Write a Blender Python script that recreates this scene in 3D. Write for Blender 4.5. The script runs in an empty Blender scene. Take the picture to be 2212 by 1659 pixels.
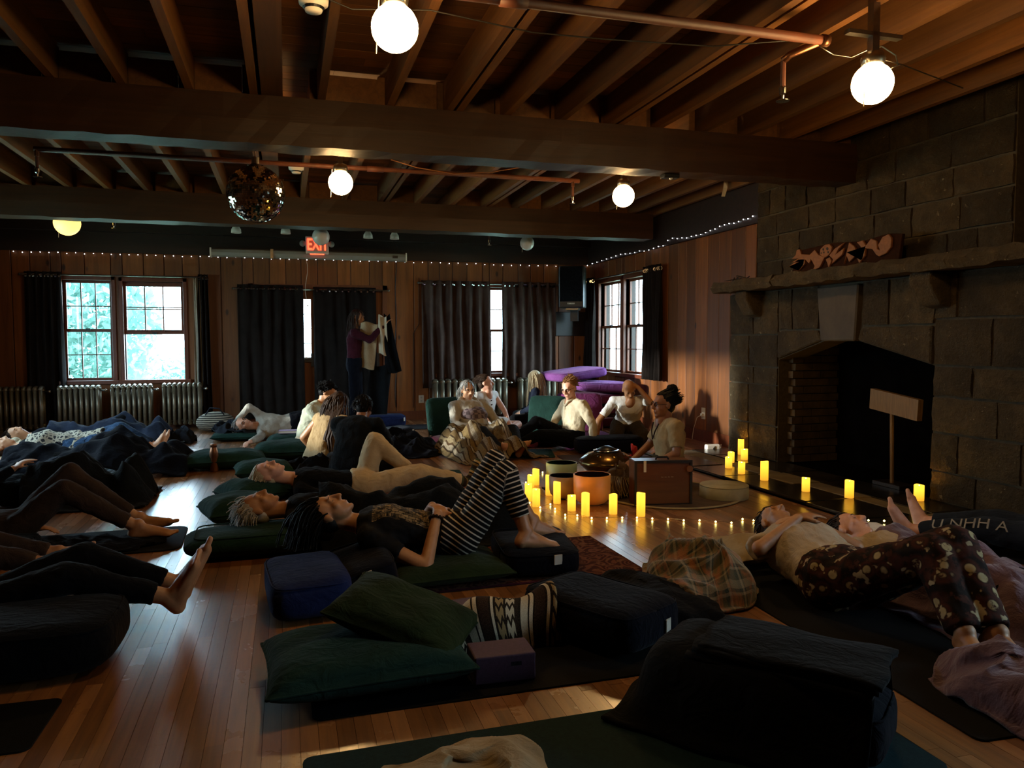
import bpy, math, random
import numpy as np
from mathutils import Vector, Matrix
sc = bpy.context.scene
COL = sc.collection
rnd = random.Random(7)
PI = math.pi

# ---------------------------------------------------------------- camera
FPX, YAW, PITCH, ROLL, CAMZ = 1660.0, math.radians(16.35), math.radians(-3.26), math.radians(-0.17), 1.25
_f = Vector((math.sin(YAW)*math.cos(PITCH), math.cos(YAW)*math.cos(PITCH), math.sin(PITCH)))
_r = Vector((math.cos(YAW), -math.sin(YAW), 0)); _u = _r.cross(_f)
_r, _u = _r*math.cos(ROLL)+_u*math.sin(ROLL), _u*math.cos(ROLL)-_r*math.sin(ROLL)
cam = bpy.data.cameras.new('camera'); co = bpy.data.objects.new('camera', cam); COL.objects.link(co)
cam.sensor_width = 36; cam.lens = FPX/2212*36; cam.clip_start = .05; cam.clip_end = 300
co.matrix_world = Matrix(((_r.x, _u.x, -_f.x, 0), (_r.y, _u.y, -_f.y, 0), (_r.z, _u.z, -_f.z, CAMZ), (0, 0, 0, 1)))
sc.camera = co
def P(x, y, X=None, Y=None, Z=None):      # a photo pixel to a point on a plane of the room
    d = _f+_r*((x-1106)/FPX)-_u*((y-829.5)/FPX)
    t = X/d.x if X is not None else Y/d.y if Y is not None else (Z-CAMZ)/d.z
    return Vector((d.x*t, d.y*t, CAMZ+d.z*t))

# ---------------------------------------------------------------- world, sun, exposure
SKY, SUN = 12.0, 6.0
w = bpy.data.worlds.new('sky'); sc.world = w; w.use_nodes = True
bg = w.node_tree.nodes['Background']; bg.inputs[0].default_value = (.62, .84, 1.0, 1); bg.inputs[1].default_value = SKY
sl = bpy.data.lights.new('sun', 'SUN'); sl.energy = SUN; sl.angle = math.radians(2.5); sl.color = (1, .93, .84)
so = bpy.data.objects.new('sun', sl); COL.objects.link(so)
so.rotation_euler = Vector((1, .02, -.133)).to_track_quat('-Z', 'Y').to_euler()
sc.view_settings.view_transform = 'Standard'; sc.view_settings.look = 'None'
sc.view_settings.exposure = 1.1; sc.view_settings.gamma = 1.0; sc.view_settings.use_curve_mapping = False
sc.cycles.use_denoising = True
sc.cycles.max_bounces = 8; sc.cycles.diffuse_bounces = 4; sc.cycles.glossy_bounces = 4; sc.cycles.transmission_bounces = 6
sc.cycles.sample_clamp_indirect = 4.0; sc.cycles.caustics_reflective = False; sc.cycles.caustics_refractive = False

XL, XR, YF, YB, ZC = -3.8, 4.92, 12.1, -3.0, 3.16

# ---------------------------------------------------------------- materials
def lin(h):
    h = h.lstrip('#'); v = [int(h[i:i+2], 16)/255 for i in (0, 2, 4)]
    return tuple(((c+.055)/1.055)**2.4 if c > .04045 else c/12.92 for c in v)+(1,)
class NT:
    def __init__(s, name):
        s.m = bpy.data.materials.new(name); s.m.use_nodes = True; s.t = s.m.node_tree
        s.b = s.t.nodes['Principled BSDF']
    def n(s, typ, **k):
        nd = s.t.nodes.new('ShaderNode'+typ)
        for a, v in k.items(): setattr(nd, a, v)
        return nd
    def l(s, a, b): s.t.links.new(a, b)
    def co(s, kind='Object', scale=(1, 1, 1), rot=(0, 0, 0)):
        if kind == 'UV': o = s.n('UVMap').outputs[0]
        else: o = s.n('TexCoord').outputs[kind]
        mp = s.n('Mapping'); mp.inputs['Scale'].default_value = scale; mp.inputs['Rotation'].default_value = rot
        s.l(o, mp.inputs[0]); return mp.outputs[0]
    def noise(s, v, scale, detail=4, rough=.6, dist=0):
        nd = s.n('TexNoise'); nd.inputs['Scale'].default_value = scale; nd.inputs['Detail'].default_value = detail
        nd.inputs['Roughness'].default_value = rough; nd.inputs['Distortion'].default_value = dist
        s.l(v, nd.inputs['Vector']); return nd.outputs['Fac']
    def wave(s, v, scale, dist=2, dscale=1, axis='X', typ='BANDS'):
        nd = s.n('TexWave', wave_type=typ); nd.bands_direction = axis if typ == 'BANDS' else 'X'
        nd.inputs['Scale'].default_value = scale; nd.inputs['Distortion'].default_value = dist; nd.inputs['Detail'].default_value = 3
        nd.inputs['Detail Scale'].default_value = dscale; s.l(v, nd.inputs['Vector']); return nd.outputs['Fac']
    def ramp(s, f, stops, interp='LINEAR'):
        nd = s.n('ValToRGB'); nd.color_ramp.interpolation = interp; e = nd.color_ramp.elements
        while len(e) < len(stops): e.new(.5)
        for i, (p, c) in enumerate(stops): e[i].position = p; e[i].color = lin(c) if isinstance(c, str) else (c if len(c) == 4 else tuple(c)+(1,))
        s.l(f, nd.inputs[0]); return nd.outputs[0]
    def mix(s, f, a, b, typ='MIX'):
        nd = s.n('MixRGB', blend_type=typ)
        for i, x in ((0, f), (1, a), (2, b)):
            if isinstance(x, (int, float)): nd.inputs[i].default_value = x
            elif isinstance(x, (tuple, str)): nd.inputs[i].default_value = lin(x) if isinstance(x, str) else x
            else: s.l(x, nd.inputs[i])
        return nd.outputs[0]
    def math(s, op, a, b=0.0):
        nd = s.n('Math', operation=op)
        for i, x in ((0, a), (1, b)):
            if isinstance(x, (int, float)): nd.inputs[i].default_value = x
            else: s.l(x, nd.inputs[i])
        return nd.outputs[0]
    def attr(s, name): return s.n('Attribute', attribute_name=name).outputs['Fac']
    def col(s, c):
        if isinstance(c, (tuple, str)): s.b.inputs['Base Color'].default_value = lin(c) if isinstance(c, str) else c
        else: s.l(c, s.b.inputs['Base Color'])
    def rough(s, r, spec=.5, metal=0):
        if isinstance(r, (int, float)): s.b.inputs['Roughness'].default_value = r
        else: s.l(r, s.b.inputs['Roughness'])
        s.b.inputs['Specular IOR Level'].default_value = spec; s.b.inputs['Metallic'].default_value = metal
    def bump(s, h, strength=.3, dist=.01):
        nd = s.n('Bump'); nd.inputs['Strength'].default_value = strength; nd.inputs['Distance'].default_value = dist
        s.l(h, nd.inputs['Height']); s.l(nd.outputs[0], s.b.inputs['Normal'])
    def emit(s, c, st):
        if isinstance(c, (tuple, str)): s.b.inputs['Emission Color'].default_value = lin(c) if isinstance(c, str) else c
        else: s.l(c, s.b.inputs['Emission Color'])
        s.b.inputs['Emission Strength'].default_value = st
MATS = {}
def simple(name, c1, c2=None, scale=14, rough=.8, bump=0, bscale=300, metal=0, spec=.5, sheen=0, stretch=(1, 1, 1), detail=4):
    t = NT(name)
    v = t.co('Object', stretch)
    t.col(t.ramp(t.noise(v, scale, detail), [(.3, c1), (.7, c2)]) if c2 else c1)
    t.rough(rough, spec, metal)
    if bump: t.bump(t.noise(v, bscale, 2), bump, .004)
    if sheen: t.b.inputs['Sheen Weight'].default_value = sheen
    MATS[name] = t.m; return t.m
def fabric(name, c1, c2, weave=420, folds=12, fold=.3, rough=.92, sheen=.03):
    t = NT(name); v = t.co('Object')
    t.col(t.ramp(t.noise(v, 6, 4), [(.3, c1), (.7, c2)])); t.rough(rough, .06)
    h = t.math('ADD', t.math('MULTIPLY', t.noise(t.co('Object', (1, 1.8, 1)), folds, 3, .5, 1.2), 4.0), t.math('MULTIPLY', t.noise(v, weave, 1), .25))
    t.bump(h, fold, .011); t.b.inputs['Sheen Weight'].default_value = sheen
    MATS[name] = t.m; return t.m
def woodmat(name, dark, light, grain=(1, 1, .06), scale=18, rough=.6, knots=True, bump=.15, tone=True, spec=.4, kscale=2.2):
    t = NT(name); v = t.co('Object', grain)
    g = t.noise(v, scale, 6, .65, .6)
    c = t.ramp(g, [(.25, dark), (.75, light)])
    if tone: c = t.mix(1.0, c, t.ramp(t.attr('tone'), [(0, (.55, .55, .55, 1)), (1, (1.25, 1.2, 1.15, 1))]), 'MULTIPLY')
    if knots:
        k = t.n('TexVoronoi'); k.inputs['Scale'].default_value = kscale; k.inputs['Randomness'].default_value = 1
        t.l(t.co('Object', (1.6, 1.6, .75)), k.inputs['Vector'])
        c = t.mix(t.ramp(k.outputs['Distance'], [(.06, (1, 1, 1, 1)), (.11, (0, 0, 0, 1))]), c, '2a1206')
    t.col(c); t.rough(rough, spec); t.bump(g, bump, .004)
    MATS[name] = t.m; return t.m

def floor_mat():
    t = NT('floor_wood'); v = t.co('Object', (1, .05, 1))
    g = t.noise(v, 40, 6, .65, .4)
    c = t.ramp(g, [(.2, '5f3a1a'), (.5, '845426'), (.8, '9e6a34')])
    c = t.mix(1.0, c, t.ramp(t.attr('tone'), [(0, (.62, .58, .52, 1)), (1, (1.2, 1.18, 1.12, 1))]), 'MULTIPLY')
    t.col(c)
    w2 = t.noise(t.co('Object'), 2.5, 5, .7)
    r = t.math('ADD', t.math('MULTIPLY', t.attr('tone'), .14), t.math('MULTIPLY', w2, .22)); r = t.math('ADD', t.math('MULTIPLY', r, .6), .14); t.rough(t.math('ADD', r, .18), .95)
    sc1 = t.noise(t.co('Object', (30, 1.5, 1), (0, 0, .5)), 6, 3); sc2 = t.noise(t.co('Object'), 22, 3)
    t.bump(t.math('ADD', t.math('MULTIPLY', sc2, .6), t.math('MULTIPLY', t.math('ADD', sc1, t.math('MULTIPLY', g, .4)), .25)), .2, .008)
    t.b.inputs['Coat Weight'].default_value = 1.0; t.l(r, t.b.inputs['Coat Roughness']); t.b.inputs['Coat IOR'].default_value = 1.65
    MATS['floor'] = t.m
floor_mat()
woodmat('pine', '573013', '834e1f', rough=.55, kscale=2.4)
woodmat('beam', '28170a', '432810', grain=(.05, 1, 1), scale=16, rough=.5, knots=False, bump=.5, tone=False)
woodmat('joist', '573618', '7c5224', grain=(1, .05, 1), scale=22, rough=.7, knots=False, kscale=1.4)
woodmat('ceiling', '563416', '774c20', grain=(.05, 1, 1), scale=20, rough=.75, knots=False)
woodmat('header', '1a0f09', '2e1a0e', grain=(.05, 1, 1), scale=16, rough=.6, knots=False, tone=False)
woodmat('trimwood', '4a2310', '6c3517', rough=.45, knots=False, tone=False)
woodmat('blackwood', '120c08', '1f140c', rough=.4, knots=False, tone=False)
woodmat('casewood', '482410', '6a3a18', grain=(.12, 1, 1), scale=14, rough=.35, knots=False, tone=False)
woodmat('signwood', '5e3416', '84501f', grain=(.1, 1, 1), scale=30, rough=.7, knots=False, tone=False)
woodmat('grille_wood', '4f3a22', '7a5f3a', grain=(1, 8, .3), scale=20, rough=.7, knots=False, tone=False)
def stone_mat():
    t = NT('stone'); v = t.co('Object')
    a = t.noise(v, 5, 8, .7); b = t.noise(v, 40, 5, .7)
    c = t.ramp(a, [(.25, '32281a'), (.5, '493c27'), (.75, '615138')])
    c = t.mix(t.ramp(t.noise(v, 17, 4, .7), [(.66, (0, 0, 0, 1)), (.7, (1, 1, 1, 1))]), c, '8a8069')
    c = t.mix(1.0, c, t.ramp(t.attr('tone'), [(0, (.55, .53, .5, 1)), (1, (1.15, 1.12, 1.05, 1))]), 'MULTIPLY')
    t.col(c); t.rough(.82, .3); t.bump(t.math('ADD', a, t.math('MULTIPLY', b, .5)), 1.0, .06); MATS['stone'] = t.m
stone_mat()
simple('mortar', '30281a', '443a27', 30, .95, .6, 60)
simple('slate', '0d0c0b', '2a2620', 3.5, .22, .5, 9, spec=.6)
simple('keystone', '33291b', '443828', 6, .8, .3, 40)
simple('signdark', '24130a', '301a0e', 20, .95, spec=.05)
simple('sandstone', '4a4030', '6b5d45', 5, .7, .4, 30)
simple('firebrick', '251a10', '4a3a20', 9, .9, .4, 60)
simple('soot', '050404', '0a0807', 8, 1.0, spec=0)
simple('copperpipe', '43200f', '5c2d16', 9, .6)
simple('copper', '6a4632', '80563e', 9, .35, .2, 200, metal=.9)
simple('chrome', 'b8b8b8', None, rough=.15, metal=1)
simple('steel', '6e6a64', '8b867d', 12, .3, metal=1)
simple('whiteplastic', 'd8d4cc', None, rough=.45)
simple('greyplastic', '8f8d88', None, rough=.45)
simple('blackplastic', '0c0c0d', None, rough=.4)
simple('wire', '191310', None, rough=.6)
simple('radiator', '5f5a4c', '746c58', 12, .32, .1, 120, metal=.45)
simple('mirrortile', 'a8a498', None, rough=.06, metal=1)
simple('gap', '140d07', None, rough=.8)
simple('grass', '7d8f78', '94a48c', 4, .9)
t = NT('leaf'); lc = t.ramp(t.noise(t.co('Object'), 1.4, 3), [(.3, '6f9a90'), (.7, 'a9c9c2')]); t.col(lc); t.rough(.6)
tl = t.n('BsdfTranslucent'); t.l(lc, tl.inputs[0]); mx = t.n('MixShader'); mx.inputs[0].default_value = .5; t.l(t.b.outputs[0], mx.inputs[1]); t.l(tl.outputs[0], mx.inputs[2]); t.l(mx.outputs[0], t.t.nodes['Material Output'].inputs[0]); MATS['leaf'] = t.m
simple('bark', '3b2f24', '54453a', 9, .9)
def glass():
    t = NT('glass'); tr = t.n('BsdfTransparent'); tr.inputs[0].default_value = (.93, .97, .97, 1)
    gl = t.n('BsdfGlossy'); gl.inputs['Roughness'].default_value = .03; mx = t.n('MixShader'); mx.inputs[0].default_value = .06
    t.l(tr.outputs[0], mx.inputs[1]); t.l(gl.outputs[0], mx.inputs[2]); t.l(mx.outputs[0], t.t.nodes['Material Output'].inputs[0]); MATS['glass'] = t.m
glass()
def emitter(name, c, s, base='e8e0d0'):
    t = NT(name); t.col(base); t.rough(.4); t.emit(c, s); MATS[name] = t.m
emitter('globe_lit', (1.0, .6, .23, 1), 48.0)
emitter('globe_dim', (1.0, .62, .12, 1), 1.0)
simple('globe_off', 'c9c9c9', None, rough=.15)
emitter('exit_red', (1, .035, .008, 1), 2.6)
emitter('flame', (1, .5, .05, 1), 420.0)
emitter('bulb_white', (.9, .93, 1, 1), 4.0)
emitter('bulb_warm', (1, .78, .2, 1), 10.0)
def candle_mat():
    t = NT('candle_wax'); v = t.co('Generated'); sp = t.n('SeparateXYZ'); t.l(v, sp.inputs[0])
    t.col('d9a640'); t.rough(.5)
    t.emit(t.ramp(sp.outputs[2], [(0, (.5, .2, .014, 1)), (.3, (.75, .33, .02, 1)), (.75, (1.0, .5, .035, 1)), (1, (1, .5, .04, 1))]), .95)
    MATS['candle'] = t.m
candle_mat()
# cloths
fabric('c_navy', '141c3c', '1c274e'); fabric('c_darknavy', '06070d', '0a0c16'); fabric('c_black', '060608', '0b0b0d')
fabric('c_green', '142824', '1c3630'); fabric('c_olive', '182213', '222f1a'); fabric('c_teal', '17302d', '1f3d38')
fabric('c_charcoal', '0a0b0d', '101214'); fabric('c_bluegrey', '161b28', '222938'); fabric('c_denim', '1e3048', '38506e', weave=120, fold=.9)
fabric('c_maroon', '2c0f18', '3c1620'); fabric('c_plum', '5c2850', '70345f'); fabric('c_violet', '5c3366', '70417a')
fabric('c_winered', '33121c', '451a26'); fabric('c_beige', '8b7a5e', 'a08e70'); fabric('c_khaki', 'a08a68', 'b8a27e')
fabric('c_cream', 'a89c84', 'bcb098'); fabric('c_white', 'c9c9c6', 'dededb'); fabric('c_tan', '8c7452', 'a08763')
fabric('c_oat', '8f8a80', 'a8a296'); fabric('c_palegreen', '969985', 'a9ab98'); fabric('c_tshirt', '998b78', 'ae9f8a')
fabric('c_brownpants', '2b2019', '3a2b21'); fabric('c_darkolive', '2b2418', '3a3122'); fabric('c_mauve', '54414a', '6a525c', weave=160, folds=6, fold=.6, sheen=.25)
fabric('c_pink', 'b05070', 'c46a86'); fabric('c_red', 'a03034', 'bb4448'); fabric('c_grey', '4b4d52', '5f6167'); fabric('c_curtain', '15110f', '201a17', folds=3, fold=.3)
fabric('c_browncurtain', '3a2e2a', '4d3f39', folds=3, fold=.3); fabric('c_sheer', '8d8576', 'a39a88')
fabric('c_lavender', '8f7f9d', 'a391b2'); fabric('c_dkgrey', '191c22', '22262d'); fabric('c_fringe', '4a3c30', '5f4d3d')
simple('mat_green', '0f2620', '16332b', 60, .8, .3, 300, spec=.1); simple('mat_black', '060607', '0a0a0b', 60, .75, .3, 300, spec=.1); simple('mat_plum', '261620', '331f2b', 60, .8, .3, 300)
simple('mat_teal', '0e2429', '153136', 60, .75, .3, 300, spec=.1)
simple('foam', '3d2a3f', '4a344c', 90, .75, .2, 400)
simple('tagwhite', 'b8b0a0', None, rough=.8); simple('paper', 'cfcac0', None, rough=.7)
simple('skin_light', 'b98562', 'c79572', 30, .5, .08, 250); simple('skin_tan', '9a6844', 'aa7850', 30, .5, .08, 250); simple('skin_brown', '7a4a2e', '8a5736', 30, .5, .08, 250); simple('skin_pink', 'c08a70', 'cf9c84', 30, .5, .08, 250)
simple('hair_black', '060505', '0e0b0a', 90, .6, spec=.12); simple('hair_brown', '20140c', '332114', 90, .6, spec=.2); simple('hair_grey', '5a5752', '827e78', 90, .45)
simple('hair_white', '857d70', 'ada598', 90, .5); simple('hair_blonde', 'a08c6a', 'c8b796', 90, .45); simple('hair_ash', '6a5840', '8a7656', 90, .45); simple('hair_dirty', '6e4a2c', '8d6640', 90, .45)
simple('eye_dark', '100a08', None, rough=.2); simple('lip', '8a4038', None, rough=.45)
def stripes():
    t = NT('stripe_knit'); a = t.attr('along'); f = t.math('FRACT', t.math('MULTIPLY', a, 1/.026))
    t.col(t.ramp(f, [(0, '0b0b0e'), (.7, '0b0b0e'), (.74, 'b8ab98'), (.96, 'b8ab98'), (1, '0b0b0e')])); t.rough(.9, .15)
    t.bump(t.noise(t.co('Object'), 12, 3), .4, .012); MATS['stripe'] = t.m
    t = NT('stripe_sock'); f = t.math('FRACT', t.math('MULTIPLY', t.attr('along'), 1/.09))
    t.col(t.ramp(f, [(0, '2c241c'), (.3, '6e5630'), (.5, '171410'), (.62, 'a58a58'), (.8, '3a4030'), (1, '2c241c')], 'CONSTANT')); t.rough(.95, .1); MATS['sock'] = t.m
    t = NT('stripe_bag'); f = t.wave(t.co('Object', (1, 1, 2.2)), 5, 2, 1.5, 'Z'); t.col(t.ramp(f, [(.45, '1c1a17'), (.6, '8c8676')])); t.rough(.9); MATS['stripebag'] = t.m
stripes()
def patterned():
    # woven serape: bands along u with zigzag figures
    t = NT('serape'); v = t.co('UV'); sp = t.n('SeparateXYZ'); t.l(v, sp.inputs[0]); u, w_ = sp.outputs[0], sp.outputs[1]
    base = t.ramp(t.math('FRACT', t.math('MULTIPLY', u, 2.6)), [(0, 'b3a78e'), (.13, '14100e'), (.16, 'c2b79f'), (.22, '14100e'), (.25, '2a1c16'), (.42, '14100e'), (.45, 'c2b79f'), (.5, '14100e'), (.54, '8f7a55'), (.68, '14100e'), (.72, 'b3a78e'), (.88, '1f1713'), (.95, '14100e')], 'CONSTANT')
    zz = t.math('ABSOLUTE', t.math('SUBTRACT', t.math('FRACT', t.math('ADD', t.math('MULTIPLY', w_, 16), t.math('ABSOLUTE', t.math('SUBTRACT', t.math('FRACT', t.math('MULTIPLY', u, 26)), .5)))), .5))
    msk = t.ramp(t.math('FRACT', t.math('MULTIPLY', u, 2.6)), [(0, (0, 0, 0)), (.54, (1, 1, 1)), (.68, (0, 0, 0)), (.72, (1, 1, 1)), (.88, (0, 0, 0))], 'CONSTANT')
    z2 = t.math('MULTIPLY', msk, t.math('LESS_THAN', zz, .18))
    c = t.mix(z2, base, '17120f'); c = t.mix(t.ramp(t.noise(t.co('UV'), 150, 2), [(.45, (0, 0, 0)), (.8, (.5, .5, .5))]), c, '5a4c38')
    t.col(c); t.rough(.95, .1); t.bump(t.noise(t.co('UV'), 220, 2), .5, .006); MATS['serape'] = t.m
    t = NT('serape_tan'); v = t.co('UV'); sp = t.n('SeparateXYZ'); t.l(v, sp.inputs[0]); u, w_ = sp.outputs[0], sp.outputs[1]
    f_ = t.math('FRACT', t.math('MULTIPLY', w_, 3.2))
    base = t.ramp(f_, [(0, '6b5a3e'), (.1, '1d1611'), (.13, '857a68'), (.2, '3a2a1c'), (.24, '75684f'), (.34, '1d1611'), (.37, '5e4c30'), (.52, '2a1e15'), (.56, '8a8478'), (.63, '1d1611'), (.66, '6e5b3a'), (.82, '3a2a1c'), (.88, '7d7261')], 'CONSTANT')
    c = t.mix(t.ramp(t.noise(t.co('UV'), 90, 2), [(.4, (0, 0, 0)), (.7, (.75, .75, .75))]), base, '4a3a26'); t.col(c); t.rough(.95, .1); t.bump(t.noise(t.co('UV'), 180, 2), .5, .006); MATS['serape_tan'] = t.m
    t = NT('plaid_fleece'); v = t.co('UV', (1.6, 1.6, 1)); sp = t.n('SeparateXYZ'); t.l(v, sp.inputs[0])
    a = t.ramp(t.math('FRACT', t.math('MULTIPLY', sp.outputs[0], 5)), [(0, '54482e'), (.3, '2a352a'), (.55, '857a62'), (.7, '1c2a27'), (.8, '5f4827')], 'CONSTANT')
    b = t.ramp(t.math('FRACT', t.math('MULTIPLY', sp.outputs[1], 5)), [(0, '7a7059'), (.35, '3b3d2a'), (.6, '3f3a22'), (.75, '857a62'), (.85, '1c2a27')], 'CONSTANT')
    c = t.mix(.5, a, b); c = t.mix(t.ramp(t.noise(t.co('UV'), 9, 3), [(.5, (0, 0, 0)), (.62, (.6, .6, .6))]), c, '9a5b30')
    t.col(c); t.rough(.95, .1); t.b.inputs['Sheen Weight'].default_value = .4; t.bump(t.noise(t.co('UV'), 120, 2), .4, .006); MATS['plaid'] = t.m
    t = NT('floral_print'); v = t.co('Object')
    vo = t.n('TexVoronoi'); vo.inputs['Scale'].default_value = 13; t.l(v, vo.inputs['Vector'])
    c = t.ramp(vo.outputs['Distance'], [(0, '8a7a58'), (.24, '9c8c68'), (.3, '2a1a14'), (.42, '3c1c14'), (.6, '160f0d')])
    c = t.mix(t.ramp(t.noise(v, 26, 3), [(.52, (0, 0, 0)), (.6, (1, 1, 1))]), c, '3a1f17')
    c = t.mix(t.ramp(t.noise(v, 18, 2), [(.62, (0, 0, 0)), (.66, (1, 1, 1))]), c, '94866a'); t.col(c); t.rough(.9, .15); MATS['floral'] = t.m
    t = NT('crochet'); vo = t.n('TexVoronoi', feature='DISTANCE_TO_EDGE'); vo.inputs['Scale'].default_value = 26; t.l(t.co('Object'), vo.inputs['Vector'])
    t.col(t.ramp(vo.outputs['Distance'], [(.1, '9a917f'), (.22, '1d1c20')])); t.rough(.95); MATS['crochet'] = t.m
    t = NT('rug_paisley'); v = t.co('Object'); vo = t.n('TexVoronoi', feature='SMOOTH_F1'); vo.inputs['Scale'].default_value = 9; t.l(v, vo.inputs['Vector'])
    rings = t.math('FRACT', t.math('MULTIPLY', vo.outputs['Distance'], 7.0))
    c = t.mix(t.ramp(rings, [(.35, (0, 0, 0)), (.5, (1, 1, 1))]), '5f3a28', '37140f'); c = t.mix(t.ramp(t.noise(v, 20, 3), [(.55, (0, 0, 0)), (.6, (.7, .7, .7))]), c, '6a4a34')
    t.col(c); t.rough(.95, .1); t.bump(t.noise(v, 300, 2), .3, .004); MATS['rug'] = t.m
    t = NT('drumskin'); t.col(t.ramp(t.noise(t.co('Object'), 9, 4), [(.3, '8d8262'), (.7, 'a59a78')])); t.rough(.6); MATS['drumskin'] = t.m
    t = NT('flannel'); v = t.co('Object'); br = t.n('TexChecker'); br.inputs['Scale'].default_value = 22; br.inputs[1].default_value = lin('4a3c40'); br.inputs[2].default_value = lin('77676a'); t.l(v, br.inputs[0]); t.col(br.outputs[0]); t.rough(.9); MATS['flannel'] = t.m
    t = NT('zebra'); t.col(t.ramp(t.wave(t.co('Object'), 9, 2, 2, 'X'), [(.48, '0d0c0c'), (.55, 'b0aa9e')])); t.rough(.9); MATS['zebra'] = t.m
patterned()
def printed_shirt():
    t = NT('printed_black'); v = t.co('Object'); sp = t.n('SeparateXYZ'); t.l(v, sp.inputs[0]); x, y_ = sp.outputs[0], sp.outputs[1]
    band = t.math('MULTIPLY', t.math('MULTIPLY', t.math('GREATER_THAN', x, .13), t.math('LESS_THAN', x, .44)), t.math('LESS_THAN', t.math('ABSOLUTE', t.math('SUBTRACT', y_, .03)), .1))
    br = t.n('TexBrick'); br.inputs['Scale'].default_value = 14; br.inputs['Color1'].default_value = (1, 1, 1, 1); br.inputs['Color2'].default_value = (.25, .25, .25, 1); br.inputs['Mortar'].default_value = (0, 0, 0, 1); t.l(v, br.inputs['Vector'])
    k = t.math('MULTIPLY', t.math('MULTIPLY', band, br.outputs['Color']), t.ramp(t.noise(v, 35, 2), [(.4, (0, 0, 0)), (.55, (1, 1, 1))]))
    t.col(t.mix(k, '0b0b0d', '8f7a58')); t.rough(.85, .15); t.bump(t.noise(v, 9, 3, .5, 1.2), .25, .02); MATS['printed_black'] = t.m
printed_shirt()
def bowl_mat(name, c):
    t = NT(name); t.col(t.ramp(t.noise(t.co('Object'), 5, 3), [(.3, c[0]), (.7, c[1])])); t.rough(.45, .4)
    t.b.inputs['Subsurface Weight'].default_value = .0; MATS[name] = t.m
bowl_mat('bowl_orange', ('d08436', 'e09a48')); bowl_mat('bowl_orange_in', ('b83a14', 'c84a1c')); bowl_mat('bowl_green', ('8a9870', '9aa882')); bowl_mat('bowl_green_in', ('1f8a3a', '2aa04a'))
bowl_mat('bowl_indigo', ('8a7060', '9c8068')); bowl_mat('bowl_indigo_in', ('12123c', '1a1a50'))
simple('handpan', '5a4526', '7a6034', 6, .22, metal=.9); simple('pan_reflection', 'b0b0b8', None, rough=.12, metal=1)  # second one: pale mirror metal for the window's reflection on the handpan

# ---------------------------------------------------------------- mesh helpers
class MB:
    def __init__(s): s.v = []; s.f = []; s.uv = None
    def add(s, vs, fs):
        k = len(s.v); s.v += [tuple(p) for p in vs]; s.f += [tuple(i+k for i in f) for f in fs]; return s
    def box(s, x0, x1, y0, y1, z0, z1):
        return s.add([(x0, y0, z0), (x1, y0, z0), (x1, y1, z0), (x0, y1, z0), (x0, y0, z1), (x1, y0, z1), (x1, y1, z1), (x0, y1, z1)],
                     [(0, 3, 2, 1), (4, 5, 6, 7), (0, 1, 5, 4), (1, 2, 6, 5), (2, 3, 7, 6), (3, 0, 4, 7)])
    def tube(s, pts, rad, n=8, caps=True):
        pts = [Vector(p) for p in pts]; m = len(pts)
        rad = [rad]*m if isinstance(rad, (int, float)) else rad
        vs = []; prev = None
        for i, p in enumerate(pts):
            t = (pts[min(i+1, m-1)]-pts[max(i-1, 0)]).normalized()
            if prev is None: a = t.orthogonal().normalized()
            else:
                a = prev-t*prev.dot(t); a = a.normalized() if a.length > 1e-6 else t.orthogonal().normalized()
            prev = a; b = t.cross(a)
            for k in range(n):
                c = 2*PI*k/n; vs.append(p+(a*math.cos(c)+b*math.sin(c))*rad[i])
        fs = [(i*n+k, i*n+(k+1) % n, (i+1)*n+(k+1) % n, (i+1)*n+k) for i in range(m-1) for k in range(n)]
        if caps: fs += [tuple(range(n))[::-1], tuple(range((m-1)*n, m*n))]
        return s.add(vs, fs)
    def lathe(s, prof, n=24, c=(0, 0, 0), axis=None, closed=False):
        vs = []; fs = []; q = Vector((0, 0, 1)).rotation_difference(Vector(axis)) if axis else None
        for r, z in prof:
            for k in range(n):
                p = Vector((r*math.cos(2*PI*k/n), r*math.sin(2*PI*k/n), z))
                if q: p = q @ p
                vs.append(p+Vector(c))
        m = len(prof)
        for i in range(m-1 if not closed else m):
            j = (i+1) % m
            fs += [(i*n+k, i*n+(k+1) % n, j*n+(k+1) % n, j*n+k) for k in range(n)]
        if not closed:
            if prof[0][0] > 1e-5: fs.append(tuple(range(n))[::-1])
            if prof[-1][0] > 1e-5: fs.append(tuple(range((m-1)*n, m*n)))
        return s.add(vs, fs)
    def ball(s, c, r, nu=16, nv=10, M3=None):
        r = (r, r, r) if isinstance(r, (int, float)) else r; c = Vector(c); vs = []
        for i in range(nv+1):
            th = PI*i/nv
            for k in range(nu):
                ph = 2*PI*k/nu; p = Vector((r[0]*math.sin(th)*math.cos(ph), r[1]*math.sin(th)*math.sin(ph), r[2]*math.cos(th)))
                vs.append(c+(M3 @ p if M3 else p))
        fs = [(i*nu+k, (i+1)*nu+k, (i+1)*nu+(k+1) % nu, i*nu+(k+1) % nu) for i in range(nv) for k in range(nu)]
        return s.add(vs, fs)
    def prism(s, poly, d):      # poly: list of 3d points (planar), extruded by vector d
        n = len(poly); d = Vector(d); a = [Vector(p) for p in poly]; b = [p+d for p in a]
        return s.add(a+b, [tuple(range(n)), tuple(range(2*n-1, n-1, -1))]+[(i, n+i, n+(i+1) % n, (i+1) % n) for i in range(n)])
    def build(s, name, m, parent=None, smooth=False, tone=None, loc=None):
        return mk(name, s.v, s.f, m, parent, smooth, tone, loc)
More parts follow.
